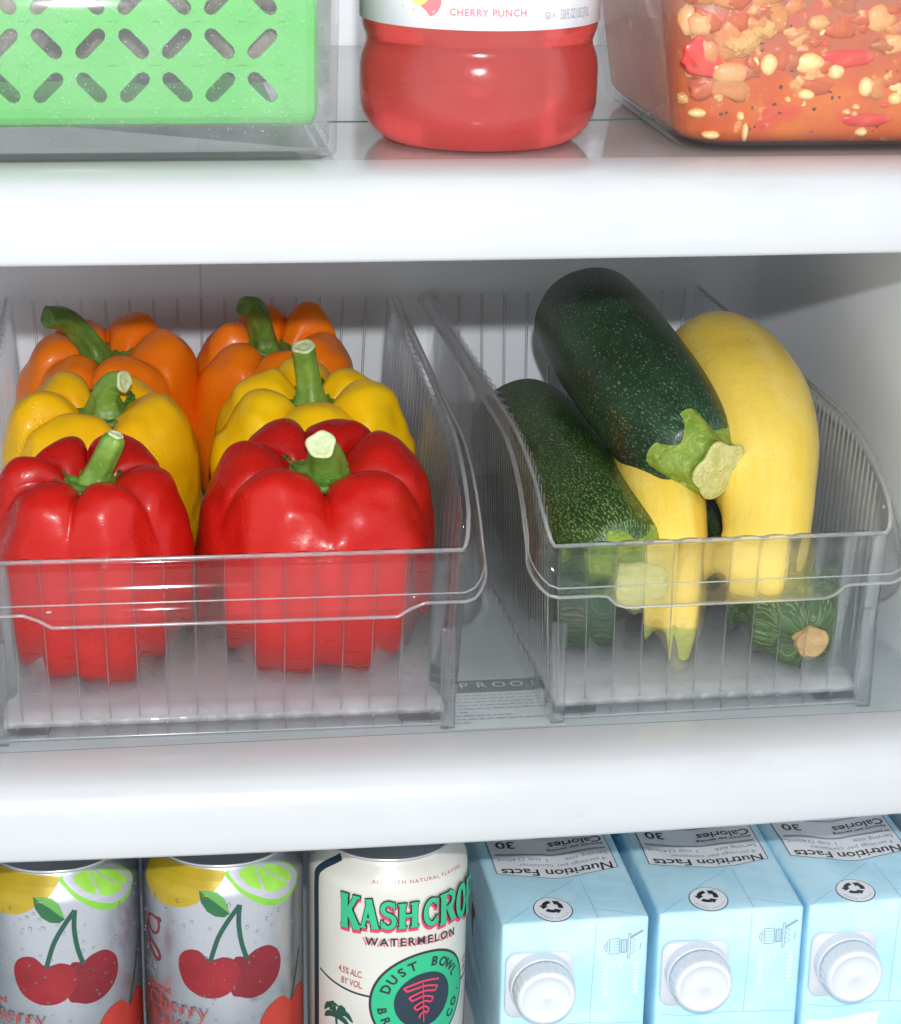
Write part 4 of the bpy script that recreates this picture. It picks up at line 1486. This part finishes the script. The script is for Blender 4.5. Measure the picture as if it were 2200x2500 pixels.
    print_mesh('badge_lettering', [], top_, I_GREYTXT, rb, .030, .3, (vv, ff))
    # spout with its plate and ribbed screw cap
    cx, cz = 1.62, -2.62
    pl = []
    for sx_, sz_, a0 in ((1, 1, 0), (-1, 1, 90), (-1, -1, 180), (1, -1, 270)):
        for k in range(6):
            a = math.radians(a0 + 18 * k)
            pl.append((cx - .05 + sx_ * 0.95 + .48 * math.cos(a), cz - .18 + sz_ * 1.02 + .48 * math.sin(a)))
    A = [[(u, -.06, v) for u, v in pl], [(u, -.20, v) for u, v in pl], [(cx + (u - cx) * .97, -.24, cz + (v - cz) * .97) for u, v in pl], [(cx, -.24, cz)] * len(pl)]
    sp = MB().grid(A, close_u=True).obj('spout_plate', M_CAPW, t)

    def rev(prof, n_, rib=None):
        rows = []
        for r, d in prof:
            row = []
            for j in range(n_):
                a = 2 * math.pi * j / n_
                q = r * (1 + (rib(a) if rib and 0.8 < d < 1.55 else 0))
                row.append((cx + q * math.cos(a), -d, cz + q * math.sin(a)))
            rows.append(row)
        return MB().grid(rows, close_u=True)
    rev([(1.36, .2), (1.36, .72), (1.33, .78), (1.2, .79)], 64).obj('spout_collar', M_CAPW, t)
    rev([(1.20, .78), (1.30, .80), (1.29, 1.0), (1.25, 1.4), (1.22, 1.56), (1.19, 1.62), (1.10, 1.68), (1.02, 1.69), (.98, 1.65), (.93, 1.60), (.6, 1.595), (.1, 1.6), (.06, 1.63), (.001, 1.63)], 192,
        lambda a: .014 * (1 if math.sin(24 * a) > 0 else -1)).obj('screw_cap', M_CAPW, t)
    if full_icon:
        ic = []
        S2 = lambda P, w=.035: ic.append(stroke(P, w))
        S2([(4.42, -1.0), (4.42, -1.55)], .04)
        S2([(4.36, -1.12), (4.30, -1.28), (4.36, -1.45)])
        for x0, x1, y0, y1 in ((4.52, 4.95, -.92, -1.62), (5.02, 5.26, -.98, -1.58), (5.32, 5.42, -.72, -1.86)):
            S2([(x0, y0), (x1, y0)]), S2([(x1, y0), (x1, y1)]), S2([(x1, y1), (x0, y1)]), S2([(x0, y1), (x0, y0)])
        for k in range(4):
            S2([(4.52, -1.05 - .14 * k), (4.95, -1.05 - .14 * k)], .02)
            S2([(5.06 + .06 * k, -.98), (5.06 + .06 * k, -1.58)], .02)
        S2([(5.46, -.95), (5.66, -1.05), (5.46, -1.18), (5.66, -1.3), (5.46, -1.42), (5.66, -1.55), (5.46, -1.66)])
        S2([(5.44, -.9), (5.95, -.62)], .10)
        S2([(5.88, -1.2), (5.84, -1.5)])
        print_mesh('opening_diagram_print', ic, frt, I_GREYTXT, t, .01, .5)
        ln = []
        for u0 in (4.3, 5.6):
            y = -2.1
            while y > -3.5:
                d = rnd.uniform(.08, .2)
                ln.append([(u0 + rnd.uniform(0, .04), y), (u0 + .24, y), (u0 + .24, y - d), (u0, y - d)])
                y -= d + .05
        ln.append([(4.95, -2.05), (5.1, -2.05), (5.1, -2.35), (4.95, -2.35)])
        print_mesh('faint_lettering', ln, frt, I_PALEBLUE, t, .01, .5)
    if date:
        print_mesh('date_panel', [[(.15, -5.55), (3.5, -5.35), (3.5, -8.2), (.15, -8.2)]], frt, I_WHITE, t, .010, .8)
        text_print('date_lettering', 'SE', .38, lambda u, v: (1.75 + v, -5.85 - u), frt, I_GREYTXT, t, .004, off=.02)
    return t


I_CREASE = ink('crease_blue', (0.36, 0.60, 0.74))
I_PALEBLUE = ink('pale_blue_ink', (0.66, 0.84, 0.92))
ca = carton('light blue carton directly right of the cream can, white cap forward', (15.1, 80.0, -9.82))
sidep = lambda u, v, off: (-off - .06, u, v)
print_mesh('almond_print', [circle(5.6, -3.4, 1.7, 1.45, 30)], sidep, I_BROWN, ca, .01, .5)
carton('light blue carton in the middle of the three, white cap forward', (21.75, 80.0, -9.74), turn=-0.8)
carton('light blue carton at the right edge with a white date panel below its cap', (28.2, 79.9, -9.70), False, True, turn=0.7)

# ------------------------------------------------------------------ upper shelf: drink bottle
t = thing('drink_bottle', 'plastic bottle of red fruit drink with a white label', 'bottle', (13.72, 82.55, 22.25))


def bottle_mat():
    m = NT('red_fruit_drink')
    v = m.co()
    c = m.mix(m.rng(m.noise(v, 35, 3), 0.35, 0.7), (0.90, 0.10, 0.09), (0.95, 0.15, 0.135))
    st_ = m.rng(m.noise(v, 18, 2), 0.55, 0.72, 0, .6)
    c = m.mix(st_, c, (0.80, 0.045, 0.03))
    m.set(color=c, rough=m.rng(m.noise(v, 400, 3), .3, .7, .10, .24), coat=0.4, coatr=0.05)
    m.b.inputs['Transmission Weight'].default_value = 0.8
    m.b.inputs['IOR'].default_value = 1.36
    d = m.rng(m.voro(v, 330).outputs['Distance'], 0.08, 0.3, 1, 0)
    m.bump(m.math('ADD', m.math('MULTIPLY', d, m.rng(m.noise(v, 60, 2), .5, .65)), m.noise(v, 70, 2)), .22, .0007)
    return m.m


prof = [(0.02, .25), (1.6, .2), (2.7, .05), (3.1, 0.0), (3.5, .08), (3.85, .3), (4.12, .6), (4.31, 1.0), (4.40, 1.4), (4.42, 2.0), (4.42, 2.7), (4.39, 3.0), (4.33, 3.25), (4.25, 3.45), (4.20, 3.62), (4.20, 3.75),
        (4.25, 3.92), (4.32, 4.1), (4.36, 4.3), (4.36, 9.5), (4.36, 14.5), (4.2, 15.2), (3.7, 17.0), (2.8, 19.0), (1.9, 20.6), (1.55, 21.6), (1.5, 22.6), (0.02, 22.62)]
body = lathe(prof, 128).obj('bottle_body', bottle_mat(), t)
lathe([(1.52, 22.3), (1.75, 22.35), (1.75, 24.0), (1.68, 24.15), (0.02, 24.15)], 48).obj('bottle_cap', M_CAPW, t)
lab = lathe([(4.37, 4.46), (4.43, 4.48), (4.43, 9.0), (4.43, 14.4), (4.37, 14.42)], 128).obj('label', I_WHITE, t)


def bmap(u, v, off):
    a = u / 4.43
    r = 4.43 + off
    return (r * math.sin(a), -r * math.cos(a), v)


text_print('flavor_lettering', 'CHERRY PUNCH', .345, at(-1.8, 4.97), bmap, I_PUNCH, lab, .008, 1.1)
text_print('flavor_lettering', 'ARTIFICIAL FLAVOR', .20, at(-1.8, 4.74), bmap, I_PUNCHL, lab, 0, 1.05)
text_print('volume_lettering', '33.8 FL OZ (1.05 QT) 1L', .50, at(2.35, 4.80), bmap, I_GREYTXT, lab, 0, .9, sx=.36)
print_mesh('kosher_mark', [[circle(1.8, 4.95, .13, n=18), circle(1.8, 4.95, .10, n=18)]], bmap, I_GREYTXT, lab, .01)
text_print('kosher_mark', 'u', .2, at(1.75, 4.89), bmap, I_GREYTXT, lab, .006)
text_print('kosher_mark', 'D', .14, at(2.0, 4.9), bmap, I_GREYTXT, lab, .004)
fr_ = crom([(a - 1.15, b - .1) for a, b in [(-1.75, 6.6), (-2.3, 6.3), (-2.2, 5.8), (-1.9, 5.45), (-1.55, 5.2), (-1.35, 5.0), (-1.1, 5.15), (-.95, 5.45), (-1.0, 5.9), (-1.1, 6.6)]], 4, True)
print_mesh('fruit_print', [fr_], bmap, I_PUNCH, lab, .01)
print_mesh('orange_slice_print', [circle(-2.95, 5.75, .42, .5, 24)], bmap, I_ORANGE, lab, .016)
sp_ = []
for k in range(26):
    a, r = rnd.uniform(0, 6.28), rnd.uniform(.7, 1.05)
    sp_.append(circle(-2.75 + r * math.cos(a), 5.6 + r * math.sin(a) * .8, rnd.uniform(.02, .07), rnd.uniform(.02, .06), 7))
print_mesh('splash_print', sp_, bmap, I_PUNCHL, lab, .012)

# ------------------------------------------------------------------ upper shelf: food box with a green basket


def rrect(x0, x1, y0, y1, r, n=8):
    out = []
    for cx, cy_, a0 in ((x1 - r, y0 + r, -90), (x1 - r, y1 - r, 0), (x0 + r, y1 - r, 90), (x0 + r, y0 + r, 180)):
        for k in range(n + 1):
            a = math.radians(a0 + 90 * k / n)
            out.append((cx + r * math.cos(a), cy_ + r * math.sin(a)))
    return out


def open_box(x0, x1, y0, y1, H, r, th, rb, draft=0.0, floor=0.25):
    """open moulded tub with rounded bottom edge: outer skin, rim, inner skin"""
    def ring(h, ins, rad):
        d = draft * h / H
        return [(x, y, h) for x, y in rrect(x0 + ins - d, x1 - ins + d, y0 + ins - d, y1 - ins + d, max(rad, .05))]
    rows = [[((x0 + x1) / 2, (y0 + y1) / 2, 0)] * len(ring(0, 0, r)), ring(0, rb, r - rb * .4)]
    for k in range(1, 6):
        a = k / 5 * math.pi / 2
        rows.append(ring(rb * (1 - math.cos(a)), rb * (1 - math.sin(a)), r - rb * .4 * (1 - math.sin(a))))
    rows += [ring(H * .5, 0, r), ring(H, 0, r), ring(H + .02, th * .5, r - th * .5), ring(H, th, r - th), ring(H * .5, th, r - th), ring(floor + rb, th, r - th), ring(floor + rb * .3, th + rb * .25, r - th), ring(floor, th + rb, r - th)]
    rows.append([((x0 + x1) / 2, (y0 + y1) / 2, floor)] * len(rows[0]))
    return MB().grid(rows, close_u=True)


t = thing('food_box', 'clear plastic food box around a green slotted basket', 'food container', (0, 77.9, 22.25))
open_box(-16, 8.05, 0, 15.5, 8.6, 0.9, 0.28, 0.35, 0.12).obj('box_shell', M_BOX, t)
fmap = lambda u, v, off: (u, -off, v)
droplets(t, fmap, 500, -4, 7.6, .9, 6.2, .012, .055, 21)
droplets(t, fmap, 3000, -4, 7.7, .9, 6.2, .005, .020, 22, M_SPARKLE)

t = thing('slotted_basket', 'bright green plastic basket with rows of slanted slots inside the clear box', 'basket', (0, 78.9, 23.3))
PX = 1.48
cells = [(6.20 - PX * i, j) for i in range(14) for j in range(5)]
mb = MB()
x_hi, x_lo, z_lo, z_hi = 6.20 - 13.5 * PX, 6.20 + .5 * PX, 0.65, 0.65 + 5 * 1.5
TH = .22
for i in range(14):
    for j in range(5):
        cx, cz = 5.46 - PX * i, 1.40 + 1.5 * j
        ang = math.radians(45 if (i + j) % 2 else 135)
        if (i + j) % 2:
            ang = math.radians(45)
        inn, outr = [], []
        NS = 24
        for k in range(NS):
            a = 2 * math.pi * k / NS
            d = (math.cos(a), math.sin(a))
            s_ = max(abs(d[0]) / (PX / 2), abs(d[1]) / .75)
            outr.append((cx + d[0] / s_, cz + d[1] / s_))
            # capsule boundary in its own frame
            la, wa = .40, .25
            ca_, sa_ = math.cos(a - ang), math.sin(a - ang)
            if abs(sa_) * (la) <= abs(ca_) * wa:
                b_ = la * abs(ca_)
                q = b_ + math.sqrt(max(0, b_ * b_ - la * la + wa * wa))
            else:
                q = wa / abs(sa_)
                if q * abs(ca_) > la:
                    b_ = la * abs(ca_)
                    q = b_ + math.sqrt(max(0, b_ * b_ - la * la + wa * wa))
            inn.append((cx + d[0] * q, cz + d[1] * q))
        F = [[(x, 0, z) for x, z in outr], [(x, 0, z) for x, z in inn], [(x, TH, z) for x, z in inn], [(x, TH, z) for x, z in outr]]
        mb.grid(F, close_u=True)
# solid border round the slotted field, with rounded lower corners and side walls
xr = 5.46 + PX / 2
front = [(xr, 0), (7.0, 0.02), (7.28, .12), (7.42, .34), (7.47, .7), (7.47, 12)]
mb.grid([[(x, y, z) for x, y in front] for z in (.65, 8.15)])
mb.grid([[(x, y + .0, z) for x in (-15.3, -5, xr)] for y, z in ((0, .65), (.02, .35), (.12, .12), (.34, 0), (1.0, -.03), (12, -.03))])
mb.grid([[(x, y, z) for x, y in ((xr, 0), (7.0, .02), (7.28, .12), (7.42, .34), (7.47, .7), (7.47, 12))] for z in (.65, .64)])
cr = []
for k in range(7):
    a = k / 6 * math.pi / 2
    ins = .34 * (1 - math.cos(a))
    z = .65 - .65 * math.sin(a)
    cr.append([(xr, ins * .9, z), (7.0 - ins * .6, .02 + ins, z), (7.28 - ins, .12 + ins, z), (7.42 - ins, .34 + ins, z), (7.47 - ins, .9 + ins, z), (7.47 - ins, 12, z)])
mb.grid(cr)
mb.grid([[(x, 0, z) for x in (-15.3, -5, xr)] for z in (8.15, 8.3)])
mb.grid([[(x, 12, z) for x in (-15.3, 7.47)] for z in (-.03, 8.3)])
mb.obj('basket_wall', M_GREEN, t, smooth=False)


def lump(name, c, r, mat, seed, parent=None, label=None, cat=None, group=None, sub=3, amp=.25, fr=1.2):
    bm = bmesh.new()
    bmesh.ops.create_icosphere(bm, subdivisions=sub, radius=1.0)
    off = Vector((seed * 1.9, seed * .7, seed * 3.3))
    for v in bm.verts:
        n = v.co.normalized()
        k = 1 + amp * noise.noise(n * fr + off) + amp * .4 * noise.noise(n * fr * 3 + off)
        v.co = Vector((n.x * r[0] * k, n.y * r[1] * k, n.z * r[2] * k)) * CM
    me = bpy.data.meshes.new(name)
    bm.to_mesh(me)
    bm.free()
    o = link(name, me, mat, parent)
    if parent:
        o.location = Vector(c) * CM
    else:
        o.location = W(*c)
        tag(o, label, cat, group)
    return o


PG = 'beige produce pieces inside the green basket'
for k, (x, y, h, a, b, c) in enumerate(((5.3, 81.2, 26.0, 1.6, 1.3, 1.5), (6.0, 80.7, 28.4, 1.3, 1.3, 1.2), (2.6, 81.3, 28.0, 1.9, 1.5, 1.4), (-.4, 81.2, 28.3, 1.7, 1.4, 1.4), (-3.2, 81.0, 27.0, 1.6, 1.5, 1.9), (1.6, 84.5, 26.0, 3.2, 2.2, 2.0), (-2.8, 84.8, 25.8, 2.4, 2.0, 1.9))):
    lump('produce_piece', (x, y, h), (a, b, c), M_PROD, 30 + k, None, 'beige knobbly produce piece seen through the slots of the green basket', 'produce', PG)

# ------------------------------------------------------------------ upper shelf: tub of tomato stew
t = thing('food_tub', 'steamed-up clear plastic tub full of tomato vegetable stew', 'food container', (20.6, 78.55, 22.25))
open_box(0, 14.5, 0, 14.5, 8.2, 2.0, 0.18, 0.55, 1.2, .2).obj('tub_shell', M_TUB, t)
st = thing('vegetable_stew', 'orange tomato stew with beans, cauliflower and red pepper inside the tub', 'stew', (20.6, 78.55, 22.5))
M_STEW = stew_mat()
mb = open_box(.26, 14.24, .55, 14.24, 6.9, 1.6, 3.0, .55, 0.95, 6.75)
mb.obj('sauce', M_STEW, st)


def stew_y(x, h):
    """y of the sauce's front surface at local x, height h above the sauce base"""
    d = .138 * h
    xl = x - (.26 - d)
    c = 1.6 - math.sqrt(max(0.0, 1.6 ** 2 - max(0.0, 1.6 - xl) ** 2)) if xl < 1.6 else 0.0
    lo = .45 - math.sqrt(max(0.0, .45 ** 2 - max(0.0, .45 - h) ** 2)) if h < .45 else 0.0
    return .55 - d + c + lo


M_CAULI = lumpy_mat('stewed_cauliflower', (0.66, 0.30, 0.07), (0.76, 0.44, 0.15), (0.60, 0.18, 0.03), 260, .5, 1.2)
M_ONION = lumpy_mat('stewed_onion', (0.60, 0.24, 0.07), (0.70, 0.36, 0.14), (0.58, 0.18, 0.04), 90, .4, .3)
M_BEAN = lumpy_mat('stewed_bean', (0.80, 0.46, 0.14), (0.86, 0.60, 0.26), (0.76, 0.34, 0.07), 120, .35, .2)
M_RPIECE = lumpy_mat('stewed_red_pepper', (0.55, 0.02, 0.015), (0.62, 0.05, 0.03), (0.64, 0.12, 0.05), 70, .35, .2)
M_HERB = plain('dark_herb_flake', (0.05, 0.035, 0.012), .6)
CH_ = [('cauliflower_floret', M_CAULI, 22.6, 26.28, .72, .55, .30, 3.4), ('cauliflower_floret', M_CAULI, 23.35, 26.75, .5, .42, .30, 3.4), ('onion_piece', M_ONION, 20.75, 27.05, .47, .6, .2, 1), ('onion_piece', M_ONION, 21.15, 26.93, .6, .46, .2, 1),
       ('red_pepper_piece', M_RPIECE, 21.45, 25.75, 1.0, .75, .3, 1.2), ('red_pepper_piece', M_RPIECE, 26.63, 25.72, 1.05, .36, .12, 1), ('onion_piece', M_ONION, 22.33, 25.17, .75, .44, .2, 1), ('bean', M_BEAN, 23.68, 25.48, .34, .41, .12, 1), ('bean', M_BEAN, 25.17, 25.53, .58, .38, .15, 1),
       ('bean', M_BEAN, 26.23, 25.22, .32, .32, .15, 1), ('bean', M_BEAN, 27.43, 24.66, .28, .40, .1, 1), ('bean', M_BEAN, 25.2, 24.36, .36, .22, .1, 1), ('bean', M_BEAN, 21.34, 23.64, .40, .18, .08, 1), ('bean', M_BEAN, 24.53, 24.18, .12, .12, .1, 1),
       ('bean', M_BEAN, 26.8, 23.7, .17, .12, .1, 1), ('bean', M_BEAN, 27.14, 23.89, .15, .12, .1, 1), ('bean', M_BEAN, 22.81, 23.57, .15, .19, .1, 1), ('bean', M_BEAN, 21.84, 22.85, .36, .16, .1, 1), ('bean', M_BEAN, 23.04, 23.0, .12, .36, .1, 1), ('bean', M_BEAN, 27.46, 22.95, .25, .18, .1, 1),
       ('onion_piece', M_ONION, 28.27, 26.26, .54, .42, .2, 1), ('onion_piece', M_ONION, 27.61, 27.18, .61, .54, .2, 1), ('red_pepper_piece', M_RPIECE, 27.6, 23.42, 1.0, .28, .12, 1), ('onion_piece', M_ONION, 25.39, 26.99, .45, .3, .2, 1), ('onion_piece', M_ONION, 29.3, 25.3, .5, .4, .2, 1), ('bean', M_BEAN, 28.6, 24.2, .3, .25, .1, 1)]
for k, (nm, m_, x, h, a, c, amp, fr) in enumerate(CH_):
    tilt_ = 0.13 * (h - 22.25) * 1.1
    flat = nm == 'red_pepper_piece'
    lump(nm, (x - 20.6, stew_y(x - 20.6, h - 22.5) + (.05 if flat else .10), h - 22.5), (a, .16 if flat else .30, c), m_, 60 + k, st, sub=3, amp=amp * 1.3, fr=fr)
M_CH1 = lumpy_mat('stewed_orange_chunk', (0.44, 0.062, 0.008), (0.50, 0.095, 0.016), (0.42, 0.03, 0.008), 110, .4, .5)
M_CH2 = lumpy_mat('stewed_brown_chunk', (0.36, 0.08, 0.02), (0.44, 0.12, 0.035), (0.30, 0.05, 0.015), 90, .4, .5)
M_CH3 = lumpy_mat('stewed_pale_chunk', (0.50, 0.14, 0.03), (0.58, 0.22, 0.06), (0.48, 0.09, 0.015), 100, .4, .4)
for k in range(46):
    x, h = rnd.uniform(20.8, 30.6), 24.4 + 3.8 * rnd.random() ** .9
    q = rnd.uniform(.35, .85)
    lump('vegetable_chunk', (x - 20.6, stew_y(x - 20.6, h - 22.5) + .21, h - 22.5), (q * rnd.uniform(.8, 1.3), .28, q * rnd.uniform(.6, 1)), rnd.choice((M_CH1, M_CH2, M_CH3, M_CH1)), 400 + k, st, sub=3, amp=.5, fr=1.2)
for k in range(34):
    x, h = rnd.uniform(20.9, 30.5), 23.0 + 4.8 * rnd.random() ** .7
    nm, m_ = rnd.choice((('bean', M_BEAN), ('onion_piece', M_ONION), ('red_pepper_piece', M_RPIECE), ('onion_piece', M_ONION), ('cauliflower_floret', M_CAULI)))
    q = rnd.uniform(.12, .42) * (.6 if h < 24.4 else 1.0)
    lump(nm, (x - 20.6, stew_y(x - 20.6, h - 22.5) + .19, h - 22.5), (q * rnd.uniform(.8, 1.5), .26, q), m_, 200 + k, st, sub=3, amp=.4, fr=1.3)
for k in range(40):
    x, h = rnd.uniform(21, 30), rnd.uniform(22.8, 27.2)
    lump('herb_flake', (x - 20.6, stew_y(x - 20.6, h - 22.5) - .01, h - 22.5), (rnd.uniform(.03, .1), .04, rnd.uniform(.03, .08)), M_HERB, 90 + k, st, sub=1)
